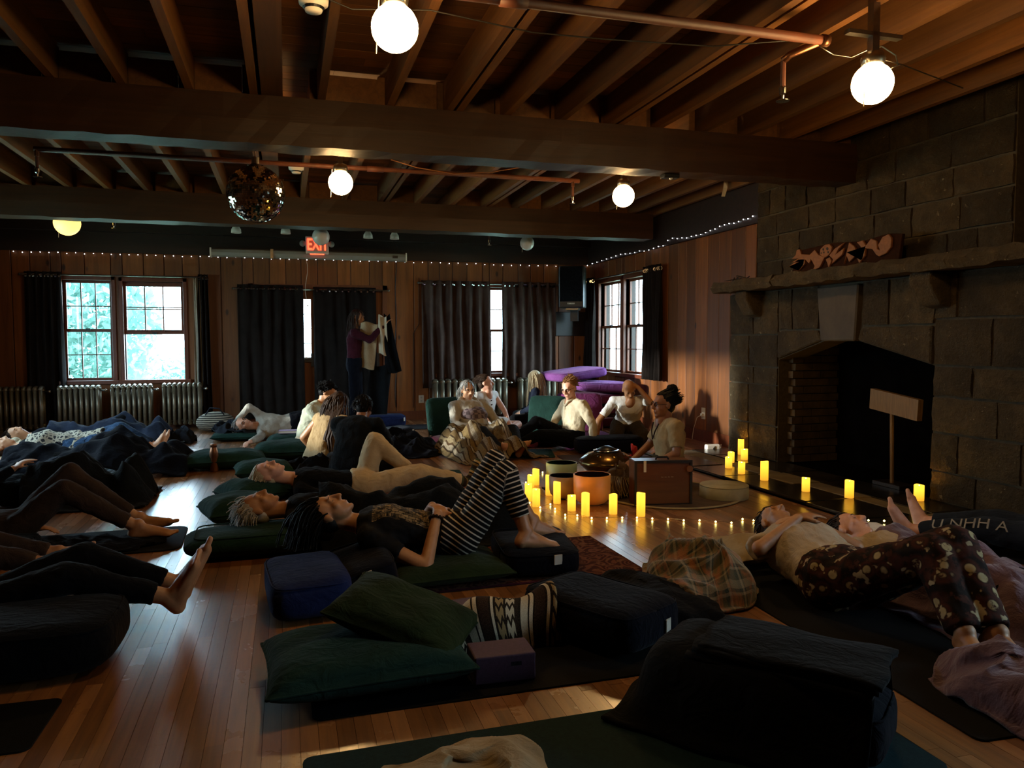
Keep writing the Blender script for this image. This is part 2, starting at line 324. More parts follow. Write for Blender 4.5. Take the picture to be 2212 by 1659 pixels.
def mk(name, vs, fs, m, parent=None, smooth=False, tone=None, loc=None):
    me = bpy.data.meshes.new(name); me.from_pydata([tuple(v) for v in vs], [], fs); me.update()
    if m: me.materials.append(MATS[m])
    if smooth: me.polygons.foreach_set('use_smooth', [True]*len(me.polygons))
    if tone is not None:
        a = me.attributes.new('tone', 'FLOAT', 'POINT')
        a.data.foreach_set('value', [tone]*len(vs) if isinstance(tone, (int, float)) else tone)
    return link(name, me, parent, loc)
def link(name, me, parent=None, loc=None):
    o = bpy.data.objects.new(name, me); COL.objects.link(o)
    if parent: o.parent = parent
    if loc is not None: o.location = loc
    return o
def tag(o, label=None, cat=None, group=None, kind=None):
    if label: o['label'] = label
    if cat: o['category'] = cat
    if group: o['group'] = group
    if kind: o['kind'] = kind
    return o
def thing(name, label, cat, loc=(0, 0, 0), rz=0, group=None):
    o = bpy.data.objects.new(name, None); COL.objects.link(o); o.location = loc; o.rotation_euler = (0, 0, rz); o.empty_display_size = .1
    return tag(o, label, cat, group)
def copy_tree(o, parent=None):
    c = o.copy(); COL.objects.link(c)
    if parent: c.parent = parent
    for ch in [x for x in bpy.data.objects if x.parent == o]: copy_tree(ch, c)
    return c
def bevel(o, w=.01, seg=2):
    b = o.modifiers.new('b', 'BEVEL'); b.width = w; b.segments = seg; b.limit_method = 'ANGLE'; return o
def struct(o): o['kind'] = 'structure'; return o
def empty_struct(name, loc=(0, 0, 0)):
    o = bpy.data.objects.new(name, None); COL.objects.link(o); o.location = loc; o.empty_display_size = .1; o['kind'] = 'structure'; return o

# ---------------------------------------------------------------- floor: strip boards along the room
fl = struct(MB().box(XL-.2, XR+.2, YB-.2, YF+.2, -.12, -.014).build('floor', 'gap'))
planks = []
nx = int((XR-XL)/.057)+1
for i in range(nx):
    x0 = XL+i*.057; y = YB-rnd.random()*1.0
    while y < YF:
        L = rnd.uniform(.55, 1.9); planks.append((x0+.0006, min(x0+.0564, XR), max(y, YB), min(y+L-.0008, YF), rnd.uniform(-.0006, .0002), rnd.random())); y += L
def seen(p):
    cx, cy = (p[0]+p[1])/2, (p[2]+p[3])/2
    d = Vector((cx, cy, -CAMZ)); z = d.dot(_f)
    if z < .5: return 1e9
    u, v = 1106+FPX*d.dot(_r)/z, 829.5-FPX*d.dot(_u)/z
    return z if (0 < u < 2212 and 900 < v < 1700) else 1e9
planks.sort(key=seen)
stuff = MB(); tones = []
for k, (a, b, c, d, z, tn) in enumerate(planks):
    if k < 300: MB().box(a, b, c, d, -.014, z).build('floor_board', 'floor', fl, tone=tn)
    else: stuff.box(a, b, c, d, -.014, z); tones += [tn]*8
tag(stuff.build('floor_boards', 'floor', fl, tone=tones), kind='stuff')

# ---------------------------------------------------------------- walls
def wall_with_holes(name, axis, pos, a0, a1, z0, z1, holes, thick, m='header'):
    # axis 'Y': plane Y=pos (a = X); axis 'X': plane X=pos (a = Y); holes: (a0,a1,z0,z1)
    mb = MB()
    cuts = sorted({a0, a1, *[h[0] for h in holes], *[h[1] for h in holes]})
    for p, q in zip(cuts, cuts[1:]):
        hs = sorted([h for h in holes if h[0] <= p+1e-6 and h[1] >= q-1e-6], key=lambda h: h[2])
        z = z0
        for h in hs+[(0, 0, z1, z1)]:
            if h[2] > z+1e-4:
                if axis == 'Y': mb.box(p, q, pos, pos+thick, z, h[2])
                else: mb.box(min(pos, pos+thick), max(pos, pos+thick), p, q, z, h[2])
            z = h[3]
    return struct(mb.build(name, m))
def board_wall(parent, axis, pos, a0, a1, z0, z1, holes, d, names='wall_board', wmin=.2, wmax=.3):
    cuts = [a0]; stops = sorted({*[h[0] for h in holes], *[h[1] for h in holes], a1})
    stops = [s_ for s_ in stops if s_ > a0]
    while cuts[-1] < a1-1e-6:
        nxt = min(s_ for s_ in stops if s_ > cuts[-1]+1e-6); wd = rnd.uniform(wmin, wmax)
        cuts.append(nxt if nxt-cuts[-1] < wd+.1 else cuts[-1]+wd)
    for p, q in zip(cuts, cuts[1:]):
        hs = sorted([h for h in holes if h[0] <= p+1e-6 and h[1] >= q-1e-6], key=lambda h: h[2]); z = z0; tn = rnd.random()
        for h in hs+[(0, 0, z1, z1)]:
            if h[2] > z+.02:
                mb = MB(); e = .004
                if axis == 'Y': mb.box(p+e, q-e, pos-d, pos, z, h[2])
                else: mb.box(min(pos, pos-d), max(pos, pos-d), p+e, q-e, z, h[2])
                o = mb.build(names, 'pine', parent, tone=tn+rnd.uniform(-.1, .1))
                bevel(o, .006, 1)
            z = h[3]
# openings on the far wall (X range, z range)
W1 = (-2.98, -2.36, .70, 2.11); W2 = (-2.21, -1.42, .70, 2.10); D1 = (-.45, 1.45, .0, 2.03); W3 = (2.35, 3.05, .72, 2.10); W4 = (3.17, 3.87, .72, 2.10)
FH = [W1, W2, D1, W3, W4]
wf = wall_with_holes('wall_far', 'Y', YF, XL-.2, XR+.2, 0, 3.4, FH, .16)
board_wall(wf, 'Y', YF, XL, XR, 0, 2.5, FH, .02)
# right wall
R1 = (10.78, 11.62, .75, 2.16); R2 = (9.78, 10.66, .75, 2.16); R3 = (.5, 1.6, .75, 2.15)
FIRE = (4.62, 6.62, 0, 1.5)
RH = [R1, R2, R3]
wr = wall_with_holes('wall_right', 'X', XR, YB-.2, YF+.2, 0, 3.4, RH+[FIRE], .16)
board_wall(wr, 'X', XR, 7.3, YF-.02, 0, 2.5, [R1, R2], .02)
board_wall(wr, 'X', XR, YB, 4.0, 0, 2.5, [R3], .02)
# left wall: sash windows outside the frame let the low sun in
L1 = (7.15, 8.15, .75, 2.15); L2 = (8.3, 9.3, .75, 2.15); L3 = (9.45, 10.4, .75, 2.15)
wl = wall_with_holes('wall_left', 'X', XL, YB-.2, YF+.2, 0, 3.4, [L1, L2, L3], -.16)
board_wall(wl, 'X', XL, YB, YF, 0, 2.5, [L1, L2, L3], -.02)
wb = wall_with_holes('wall_back', 'Y', YB, XL-.2, XR+.2, 0, 3.4, [], -.16)
board_wall(wb, 'Y', YB, XL, XR, 0, 2.5, [], -.02)
# dark headers above the boards, baseboards
def trim(n, *b, m='header'): return struct(MB().box(*b).build('trim_%d' % n, m))
trim(1, XL, XR, YF-.05, YF, 2.5, 2.93); trim(2, XR-.05, XR, YB, YF-.05, 2.5, 2.93); trim(3, XL, XL+.05, YB, YF-.05, 2.5, 2.93)
trim(4, XL, XR, YF-.16, YF-.05, 2.78, 2.93)
def bb(side, *b): return struct(MB().box(*b).build('baseboard_'+side, 'trimwood'))
bb('far', XL, D1[0]-.1, YF-.035, YF-.02, 0, .14); bb('right', XR-.035, XR-.02, 7.55, YF-.04, 0, .14); bb('left', XL+.02, XL+.035, YB, YF-.04, 0, .14)
struct(MB().box(D1[1]+.1, XR-.04, YF-.035, YF-.02, 0, .14).build('baseboard_far', 'trimwood'))

# ---------------------------------------------------------------- windows
def portal(axis, pos, a0, a1, z0, z1, inward):
    l = bpy.data.lights.new('window_portal', 'AREA'); l.shape = 'RECTANGLE'; l.size = a1-a0; l.size_y = z1-z0; l.cycles.is_portal = True
    o = bpy.data.objects.new('window_portal', l); COL.objects.link(o)
    c = (a0+a1)/2; zc = (z0+z1)/2
    o.location = (c, pos, zc) if axis == 'Y' else (pos, c, zc)
    o.rotation_euler = Vector(inward).to_track_quat('-Z', 'Z').to_euler()
WN = [0]
def window(axis, pos, sgn, H, cols=3, opened=False, frame='trimwood', sash='trimwood'):
    """double-hung window; sgn: +1 when outside lies towards +axis"""
    WN[0] += 1; a0, a1, z0, z1 = H; wd = a1-a0
    root = empty_struct('window_%d' % WN[0], ((a0+a1)/2, pos, z0) if axis == 'Y' else (pos, (a0+a1)/2, z0))
    def B(mb, p, q, d0, d1, zz0, zz1):   # local box: a along the wall, d outwards
        d0, d1 = sorted((d0*sgn, d1*sgn))
        p -= (a0+a1)/2; q -= (a0+a1)/2
        if axis == 'Y': mb.box(p, q, d0, d1, zz0-z0, zz1-z0)
        else: mb.box(d0, d1, p, q, zz0-z0, zz1-z0)
        return mb
    fw = .055
    fr = MB(); B(fr, a0-fw, a0, -.045, .1, z0-fw, z1+fw); B(fr, a1, a1+fw, -.045, .1, z0-fw, z1+fw); B(fr, a0-fw, a1+fw, -.045, .1, z1, z1+fw)
    bevel(fr.build('window_frame', frame, root), .006)
    sl_ = MB(); B(sl_, a0-fw-.03, a1+fw+.03, -.09, .12, z0-fw, z0); bevel(sl_.build('window_sill', frame, root), .006)
    zm = (z0+z1)/2; s = .035
    def sashf(y0, zz0, zz1, rows, bar):
        f = MB(); B(f, a0, a0+s, y0, y0+.03, zz0, zz1); B(f, a1-s, a1, y0, y0+.03, zz0, zz1); B(f, a0+s, a1-s, y0, y0+.03, zz0, zz0+s); B(f, a0+s, a1-s, y0, y0+.03, zz1-s, zz1)
        so_ = f.build('sash', sash, root)
        pw = (wd-2*s)/cols; ph = (zz1-zz0-2*s)/rows
        for i in range(1, cols): B(MB(), a0+s+i*pw-bar/2, a0+s+i*pw+bar/2, y0+.004, y0+.026, zz0+s, zz1-s).build('muntin', sash, so_)
        for j in range(1, rows): B(MB(), a0+s, a1-s, y0+.004, y0+.026, zz0+s+j*ph-bar/2, zz0+s+j*ph+bar/2).build('muntin', sash, so_)
        for i in range(cols):
            for j in range(rows):
                B(MB(), a0+s+i*pw, a0+s+(i+1)*pw, y0+.013, y0+.016, zz0+s+j*ph, zz0+s+(j+1)*ph).build('pane', 'glass', so_)
    sashf(.05, zm-.02, z1, 2, .014)
    if opened: sashf(.012, zm-.05, z1-.03, 2, .014)
    else: sashf(.012, z0, zm+.02, 2, .014)
    lk = MB(); B(lk, (a0+a1)/2-.03, (a0+a1)/2+.03, -.012, .012, zm+.0 if not opened else zm-.05, zm+.03 if not opened else zm-.02); lk.build('sash_lock', 'blackplastic', root)
    portal(axis, pos+sgn*.14, a0, a1, z0, z1, (0, -sgn, 0) if axis == 'Y' else (-sgn, 0, 0))
    return root
window('Y', YF, 1, W1); window('Y', YF, 1, W2, opened=True); window('Y', YF, 1, W3); window('Y', YF, 1, W4)
window('X', XR, 1, R1); window('X', XR, 1, R2); window('X', XR, 1, R3)
window('X', XL, -1, L1); window('X', XL, -1, L2); window('X', XL, -1, L3)
# double door behind the curtains
dr = empty_struct('door_1', ((D1[0]+D1[1])/2, YF, 0))
dm = (D1[0]+D1[1])/2
f = MB().box(D1[0]-.07-dm, D1[0]-dm, -.05, .1, 0, 2.1).box(D1[1]-dm, D1[1]+.07-dm, -.05, .1, 0, 2.1).box(D1[0]-.07-dm, D1[1]+.07-dm, -.05, .1, 2.03, 2.1); f.build('door_frame', 'trimwood', dr)
for s_ in (-1, 1):
    c0, c1 = sorted((.001*s_, .95*s_))
    leaf = MB().box(c0, c0+.13, .02, .065, 0, 2.03).box(c1-.13, c1, .02, .065, 0, 2.03).box(c0+.13, c1-.13, .02, .065, 0, .25).box(c0+.13, c1-.13, .02, .065, 1.88, 2.03).box(c0+.13, c1-.13, .02, .065, .85, 1.0)
    leaf.build('door_leaf', 'pine', dr, tone=.9)
    MB().box(c0+.13, c1-.13, .032, .05, .25, .85).build('door_panel', 'pine', dr, tone=.8)
    for i in range(3):
        for j in range(4): MB().box(c0+.13+i*(c1-c0-.26)/3, c0+.13+(i+1)*(c1-c0-.26)/3-.012, .04, .044, 1.0+j*.22, 1.0+(j+1)*.22-.012).build('pane', 'glass', dr)
    g = MB()
    for i in (1, 2): g.box(c0+.13+i*(c1-c0-.26)/3-.012, c0+.13+i*(c1-c0-.26)/3, .03, .055, 1.0, 1.88)
    for j in (1, 2, 3): g.box(c0+.13, c1-.13, .03, .055, 1.0+j*.22-.012, 1.0+j*.22)
    g.build('muntin', 'pine', dr, tone=.8)
    MB().box(c0+.08, c1-.08, -.045, .0, .93, .98).box(c0+.06, c0+.14, -.03, .02, .86, 1.06).box(c1-.14, c1-.06, -.03, .02, .86, 1.06).build('push_bar', 'blackplastic', dr)
portal('Y', YF+.14, D1[0], D1[1], 1.0, 1.88, (0, -1, 0))

# ---------------------------------------------------------------- ceiling: boards, joists, beams
cl = struct(MB().box(XL-.2, XR+.2, YB-.2, YF+.2, ZC+.02, ZC+.2).build('ceiling', 'gap'))
y = YB
while y < YF:
    wd = .14; x = XL
    while x < XR:
        L = rnd.uniform(2.2, 4.5); x1 = min(x+L, XR)
        MB().box(x, x1-.002, y+.002, min(y+wd-.003, YF), ZC, ZC+.02).build('ceiling_board', 'ceiling', cl, tone=rnd.random()); x = x1
    y += wd
JX = [-3.45, -3.05, -2.65, -2.25, -1.86, -1.46, -1.05, -.64, -.23, .22, .70, 1.13, 1.57, 2.01, 2.42, 2.83, 3.23, 3.63, 4.04, 4.45, 4.82]
BEAMS = [(1.75, 2.0), (5.62, 5.86), (9.47, 9.75)]
spans = [(YB, 1.87), (1.87, 5.74), (5.74, 9.61), (9.61, YF)]
for si, (a, b) in enumerate(spans):
    for k, x in enumerate(JX):
        xo = x+(.05 if si % 2 else 0)
        MB().box(xo-.026, xo+.026, a, b, 2.93, ZC).build('joist', 'joist', cl, tone=rnd.random())
        if k in (8, 11, 14): MB().box(xo+.05, xo+(.19 if k == 8 else .1), a, b, 2.932, ZC).build('joist', 'joist', cl, tone=rnd.random())
for (a, b) in BEAMS:
    mb = MB(); n = 60; vs = []; fs = []
    for i in range(n+1):
        x = XL+(XR-.16-XL)*i/n
        for (yy, zz) in ((a, 2.6), (a-.006, 2.76), (a, 2.93), (b, 2.93), (b, 2.6)):
            vs.append((x, yy+rnd.uniform(-.004, .004), zz+(rnd.uniform(-.006, .006) if zz < 2.9 else 0)))
    for i in range(n):
        for k in range(5): fs.append((i*5+k, i*5+(k+1) % 5, (i+1)*5+(k+1) % 5, (i+1)*5+k))
    fs += [(4, 3, 2, 1, 0), tuple(n*5+k for k in range(5))]
    o = mk('beam', vs, fs, 'beam', cl); o['label'] = 'dark rough-sawn timber beam across the ceiling'
    for k, (p, q) in enumerate(zip(JX, JX[1:])):      # blocking between joists on the beam
        if rnd.random() < .8: MB().box(p+.08, q-.03, a+.08, a+.12, 2.93, ZC-.03).build('blocking', 'joist', cl, tone=rnd.random())

# ---------------------------------------------------------------- outdoors
gr = MB().box(-25, 25, YF+.2, 40, -.6, -.5).box(XR+.2, 25, -20, YF+.2, -.6, -.5).box(-40, XL-.2, -20, YF+.2, -.6, -.5).build('lawn', 'grass'); struct(gr)
def shrub(label, c, r, n, seed, size=.09):
    g = np.random.default_rng(seed); d = g.normal(size=(n, 3)); d /= np.linalg.norm(d, axis=1)[:, None]
    p = d*np.array(r)*(g.random((n, 1))**.35)
    a = g.normal(size=(n, 3)); a /= np.linalg.norm(a, axis=1)[:, None]; b = np.cross(a, g.normal(size=(n, 3))); b /= np.linalg.norm(b, axis=1)[:, None]
    s = size*(.5+g.random((n, 1)))
    vs = np.stack([p-a*s, p-b*s*.45, p+a*s, p+b*s*.45], 1).reshape(-1, 3)
    t_ = thing('shrub', label, 'shrub', c)
    o = mk('foliage', vs.tolist(), [(4*i, 4*i+1, 4*i+2, 4*i+3) for i in range(n)], 'leaf', t_, loc=(0, 0, r[2])); o['kind'] = 'stuff'
    MB().tube([(0, 0, 0), (.03, .02, r[2])], [.06, .03], 6).build('stem', 'bark', t_)
shrub('leafy hedge close behind the window with closed sashes', (-3.8, YF+3.4, -.5), (1.6, .9, 2.1), 8000, 1)
shrub('pale leafy bush seen through the raised sash window', (-3.1, YF+8.0, -.5), (1.6, 1.0, .85), 3500, 2)
shrub('tall bush outside the right wall windows', (XR+7, 16.5, -.5), (2.2, 2, 1.7), 4000, 3)

# ---------------------------------------------------------------- text as mesh
def text_mesh(name, body, size, m, parent, M4, ext=.002, bold=0.0, sx=1):
    cu = bpy.data.curves.new(name, 'FONT'); cu.body = body; cu.size = size; cu.extrude = ext; cu.align_x = 'CENTER'; cu.align_y = 'CENTER'; cu.offset = bold; cu.resolution_u = 3
    o = bpy.data.objects.new(name, cu); COL.objects.link(o); bpy.context.view_layer.update()
    me = bpy.data.meshes.new_from_object(o.evaluated_get(bpy.context.evaluated_depsgraph_get())); bpy.data.objects.remove(o); bpy.data.curves.remove(cu)
    me.materials.clear(); me.materials.append(MATS[m]); me.name = name
    me.transform(M4 @ Matrix.Diagonal((sx, 1, 1, 1))); return link(name, me, parent)
def frame_m(o, x, y):      # matrix whose columns are right, up, normal
    x = Vector(x).normalized(); y = Vector(y); z = x.cross(y).normalized(); y = z.cross(x)
    return Matrix(((x.x, y.x, z.x, o[0]), (x.y, y.y, z.y, o[1]), (x.z, y.z, z.z, o[2]), (0, 0, 0, 1)))

# ---------------------------------------------------------------- fireplace of rough stone
XF, XU = 4.66, 4.76
fp = thing('fireplace', 'rough stone fireplace with arched opening and stone mantel shelf', 'fireplace', (0, 0, 0))
MB().box(XF+.03, XR+.02, 6.57, 7.42, 0, 1.74).box(XF+.03, XR+.02, 3.35, 4.66, 0, 1.74).box(XF+.03, XR+.02, 4.66, 6.57, 1.24, 1.74).box(XU+.03, XR+.02, 4.12, 7.09, 1.74, ZC).prism([(XF+.03, 6.57, 1.05), (XF+.03, 6.57, 1.3), (XF+.03, 5.9, 1.3), (XF+.03, 5.9, 1.235)], (.25, 0, 0)).prism([(XF+.03, 4.66, 1.05), (XF+.03, 5.46, 1.235), (XF+.03, 5.46, 1.3), (XF+.03, 4.66, 1.3)], (.25, 0, 0)).build('mortar_core', 'mortar', fp)
def stone(y0, y1, z0, z1, xf, name='stone', dep=.14, m='stone', parent=fp, tone=None):
    n = 4; vs = []; fs = []; g = .009
    y0, y1, z0, z1 = y0+g, y1-g, z0+g, z1-g
    for i in range(n+1):
        for j in range(n+1):
            u, v = i/n, j/n; e = min(u, 1-u, v, 1-v)
            dx = .016*min(1, e*4)+rnd.uniform(-.008, .008)
            jit = .5 if 0 < e else .25
            vs.append((xf+.012-dx, y0+(y1-y0)*u+rnd.uniform(-.016, .016)*jit, z0+(z1-z0)*v+rnd.uniform(-.016, .016)*jit))
    idx = lambda i, j: i*(n+1)+j
    for i in range(n):
        for j in range(n): fs.append((idx(i, j), idx(i, j+1), idx(i+1, j+1), idx(i+1, j)))
    ring = [idx(i, 0) for i in range(n)]+[idx(n, j) for j in range(n)]+[idx(i, n) for i in range(n, 0, -1)]+[idx(0, j) for j in range(n, 0, -1)]
    k = len(vs)
    for r in ring: vs.append((xf+dep, vs[r][1], vs[r][2]))
    L = len(ring)
    for i in range(L): fs.append((ring[i], ring[(i+1) % L], k+(i+1) % L, k+i))
    return mk(name, vs, fs, m, parent, tone=rnd.random() if tone is None else tone)
def courses(y0, y1, zs, xf, lmin, lmax):
    for a, b in zip(zs, zs[1:]):
        y = y0
        while y < y1-1e-4:
            L = rnd.uniform(lmin, lmax)
            if y1-(y+L) < lmin*.6: L = y1-y
            stone(y, y+L, a, b, xf); y += L
courses(6.57, 7.43, [.03, .38, .79, .97, 1.3, 1.74], XF, .34, .5)
courses(3.35, 4.66, [.03, .26, .55, .82, 1.05, 1.4, 1.74], XF, .3, .6)
courses(4.12, 7.1, [1.85, 2.05, 2.3, 2.52, 2.78, ZC], XU, .25, .6)
courses(5.97, 6.57, [1.34, 1.74], XF, .3, .6); courses(4.66, 5.42, [1.36, 1.74], XF, .35, .5)
def polystone(pts, name, xf, dep=.14, m='stone'):
    o = MB().prism([(xf-.006, y, z) for y, z in pts], (dep, 0, 0)).build(name, m, fp, tone=.45); bevel(o, .012, 1); return o
polystone([(6.56, 1.06), (6.56, 1.33), (5.97, 1.33), (5.91, 1.245)], 'lintel_stone', XF); polystone([(4.67, 1.06), (5.45, 1.245), (5.41, 1.35), (4.67, 1.35)], 'lintel_stone', XF)
polystone([(5.9, 1.235), (5.46, 1.235), (5.43, 1.72), (5.96, 1.72)], 'keystone', XF-.02, m='keystone')
for y0, y1 in ((3.35, 4.3), (4.31, 5.2), (5.21, 6.3), (6.31, 7.36)):
    vs = []; n = 10; fs = []
    for i in range(n+1):
        y = y0+(y1-y0)*i/n
        for (x, z) in ((4.42, 1.745), (4.39, 1.80), (4.43, 1.855), (4.9, 1.86), (4.9, 1.745)): vs.append((x+rnd.uniform(-.018, .018), y, z+rnd.uniform(-.012, .012)))
    fs = [(i*5+k, (i+1)*5+k, (i+1)*5+(k+1) % 5, i*5+(k+1) % 5) for i in range(n) for k in range(5)]+[(0, 1, 2, 3, 4), tuple(n*5+k for k in (4, 3, 2, 1, 0))]
    mk('mantel_slab', vs, fs, 'stone', fp, tone=rnd.uniform(.6, 1))
for yy in (6.92, 4.6):
    mb = MB(); mb.prism([(4.46, yy-.1, 1.74), (4.46, yy-.1, 1.66), (4.56, yy-.1, 1.5), (4.7, yy-.1, 1.47), (4.7, yy-.1, 1.74)], (0, .2, 0)); bevel(mb.build('corbel', 'stone', fp, tone=.6), .02, 2)
# firebox
MB().box(5.34, 5.4, 4.5, 6.7, 0, 1.6).box(XR, 5.4, 4.5, 4.56, 0, 1.6).box(XR, 5.4, 6.66, 6.7, 0, 1.6).box(XR, 5.4, 4.5, 6.7, 1.3, 1.6).box(XF+.1, 5.4, 4.5, 6.7, 0, .02).build('firebox', 'soot', fp)
for r in range(16):
    z = .03+r*.076
    for k in range(3):
        x0 = 4.83+k*.2-(.1 if r % 2 else 0)
        if x0 < 4.8: x0 = 4.8
        x1 = 4.83+(k+1)*.2-(.1 if r % 2 else 0)-.008
        MB().box(x0, x1, 6.5, 6.66, z, z+.068).build('brick', 'firebrick', fp)
# hearth flags on the floor in front
hs = thing('hearth', 'dark polished flagstone hearth in front of the fireplace', 'hearth', (0, 0, 0))
MB().box(3.72, XF+.1, 3.5, 7.6, 0, .012).build('hearth_bed', 'soot', hs)
y = 3.5
while y < 7.6:
    L = rnd.uniform(.35, .7); y1 = min(y+L, 7.6); x = 3.72
    for x1, mm in ((4.12+rnd.uniform(-.04, .04), 'slate'), (4.34+rnd.uniform(-.05, .05), 'sandstone'), (XF+.08, 'slate')):
        j_ = lambda: rnd.uniform(-.012, .012)
        bevel(MB().prism([(x+.01+j_(), y+.01+j_(), .008), (x1-.008+j_(), y+.01+j_(), .008), (x1-.008+j_(), y1-.008+j_(), .008), (x+.01+j_(), y1-.008+j_(), .008)], (0, 0, .02+rnd.uniform(0, .004))).build('flagstone', mm, hs), .004, 1); x = x1
    y = y1
# hearth brush in the opening
hb = thing('hearth_brush', 'broad wooden hearth brush standing upright inside the fireplace', 'brush', (4.78, 5.15, .03))
MB().prism([(0, .27, .8), (0, -.25, .74), (0, -.24, .57), (0, .28, .63)], (.05, 0, 0)).build('brush_head', 'grille_wood', hb); MB().tube([(.025, .03, .02), (.025, .05, .62)], .016, 8).build('handle', 'grille_wood', hb); MB().box(-.04, .12, -.12, .18, 0, .03).build('foot', 'blackwood', hb)
# carved sign on the mantel
cs = thing('carved_sign', 'carved brown wooden sign of interlaced lettering on the mantel shelf', 'sign', (4.55, 5.55, 1.862))
def sgn(x, y):   # sign coordinates from the close crop: 0..2212 across, up
    q = P(1690+x*300/2212, 480+y*300/2212, X=4.56); return (0, q.y-5.55, q.z-1.862)
def carve(pts, name='carved_letter', d=-.022, m='signwood', off=0):
    po = [sgn(*p) for p in pts]; bevel(MB().prism([(off, a, b) for _, a, b in po], (d, 0, 0)).build(name, m, cs), .004, 1)
carve([(170, 800), (480, 790), (850, 745), (1300, 680), (1870, 590), (1930, 180), (1700, 180), (1300, 300), (800, 330), (330, 440), (200, 620)], 'dark_recess', .03, 'signdark')  # darker sheet behind the letters stands for the recesses of the carving
carve([(160, 790), (300, 770), (400, 660), (390, 600), (300, 600), (180, 690), (290, 640), (190, 640), (300, 580), (190, 590), (260, 520), (270, 450), (320, 430), (350, 510), (480, 520), (560, 440), (620, 520), (720, 560), (640, 720), (520, 780), (560, 700), (500, 590), (470, 660), (400, 590), (380, 690), (300, 780)])
carve([(640, 520), (650, 430), (720, 360), (800, 350), (840, 400), (820, 480), (780, 530), (720, 570)])
carve([(730, 590), (800, 560), (830, 620), (780, 740), (760, 650)]); carve([(830, 670), (1000, 520), (1030, 410), (900, 510), (940, 430), (1040, 320), (880, 420), (790, 530), (850, 590)])
carve([(1020, 680), (1070, 480), (1110, 320), (1190, 380), (1220, 440), (1310, 590), (1300, 400), (1230, 320), (1330, 290), (1380, 370), (1460, 260), (1550, 300), (1560, 430), (1600, 440), (1570, 370), (1640, 240), (1740, 190), (1790, 250), (1780, 400), (1700, 500), (1590, 550), (1540, 520), (1480, 430), (1370, 420), (1360, 540), (1270, 660), (1220, 530), (1110, 640), (1070, 540)])
for (a, b, r) in ((700, 435, 20), (765, 425, 25), (668, 493, 13), (710, 482, 16), (778, 478, 18)):
    carve([(a+r*.9*math.cos(t_*PI/4), b+r*1.25*math.sin(t_*PI/4)) for t_ in range(8)], 'pierced_hole', -.024, 'gap')
tw = thing('dried_twigs', 'dried dark twigs lying on the left end of the mantel', 'twigs', (4.6, 7.15, 1.87))
for k in range(7): MB().tube([(rnd.uniform(-.1, .1), -.2+.05*k, .0), (rnd.uniform(-.1, .1), -.1+.05*k, .03+.02*rnd.random()), (rnd.uniform(-.1, .1), .02+.03*k, .01)], [.004, .006, .002], 5).build('twig', 'wire', tw)

# ---------------------------------------------------------------- globe lamps
GB = {}
def globe(c, d, m, label, group, real=True):
    t_ = thing('globe_lamp', label, 'lamp', c, 0, group)
    if (m, d) not in GB:
        o = MB().ball((0, 0, 0), d/2, 24, 16).build('globe', m, t_, True)
        b = MB().lathe([(.0, d/2+.05), (.05, d/2+.05), (.06, d/2+.02), (.055, d/2-.008), (.045, d/2-.015)], 20).build('collar', 'steel', t_, True)
        s = MB().box(-.16, .16, -.02, .02, d/2+.13, d/2+.15).box(-.02, .02, -.02, .02, d/2+.05, ZC-c[2]).build('mounting_box', 'steel', t_)
        ch = MB().tube([(-.07, -.03, d/2), (-.085, -.04, -d/2-.03)], .0025, 5).build('pull_cord', 'whiteplastic', b)
        GB[(m, d)] = [o, b, s, ch]
    else:
        for p in GB[(m, d)]:
            q = p.copy(); COL.objects.link(q); q.parent = t_
            if p.name.startswith('collar'): cc = q
            if p.name.startswith('pull_cord'): q.parent = cc
    return t_
lit = 'lit round glass globe lamps under the joists'
globe((.47, 3.36, 2.58), .2, 'globe_lit', 'lit white globe lamp nearest the camera at the top of the view', lit); globe((2.86, 3.28, 2.535), .2, 'globe_lit', 'lit white globe lamp above and right, near the stone chimney', lit)
globe((.46, 6.61, 2.56), .2, 'globe_lit', 'lit white globe lamp hanging right of the mirror ball', lit); globe((3.0, 6.57, 2.57), .2, 'globe_lit', 'lit white globe lamp below the far end of the big beam', lit)
q = P(145, 482, Y=10.25); globe((q.x, q.y, q.z), .29, 'globe_dim', 'dim yellow globe lamp at far left below the second beam', 'dim lamps')
globe((.45, 10.14, 2.57), .22, 'globe_off', 'unlit white globe lamp in front of the red exit sign', 'unlit lamps'); globe((3.25, 10.31, 2.6), .2, 'globe_off', 'unlit white globe lamp near the far right corner', 'unlit lamps')
# spot heads
for x, y in ((510, 495), (617, 497), (795, 507), (852, 509)):
    q = P(x, y, Y=10.9); t_ = thing('spot_lamp', {510: 'small unlit spotlight head leftmost above the long screen case', 617: 'small unlit spotlight head just left of the exit sign', 795: 'small unlit spotlight head right of the exit sign, nearer one', 852: 'small unlit spotlight head furthest right above the screen case'}[x], 'lamp', q, 0, 'spotlights by the far wall')
    MB().lathe([(.0, .09), (.03, .085), (.035, .04), (.06, .0), (.065, -.05), (.055, -.05), (.0, -.03)], 16).build('shade', 'whiteplastic', t_, True); MB().tube([(0, 0, .08), (0, 0, 2.93-q.z)], .012, 6).build('stem', 'whiteplastic', t_)
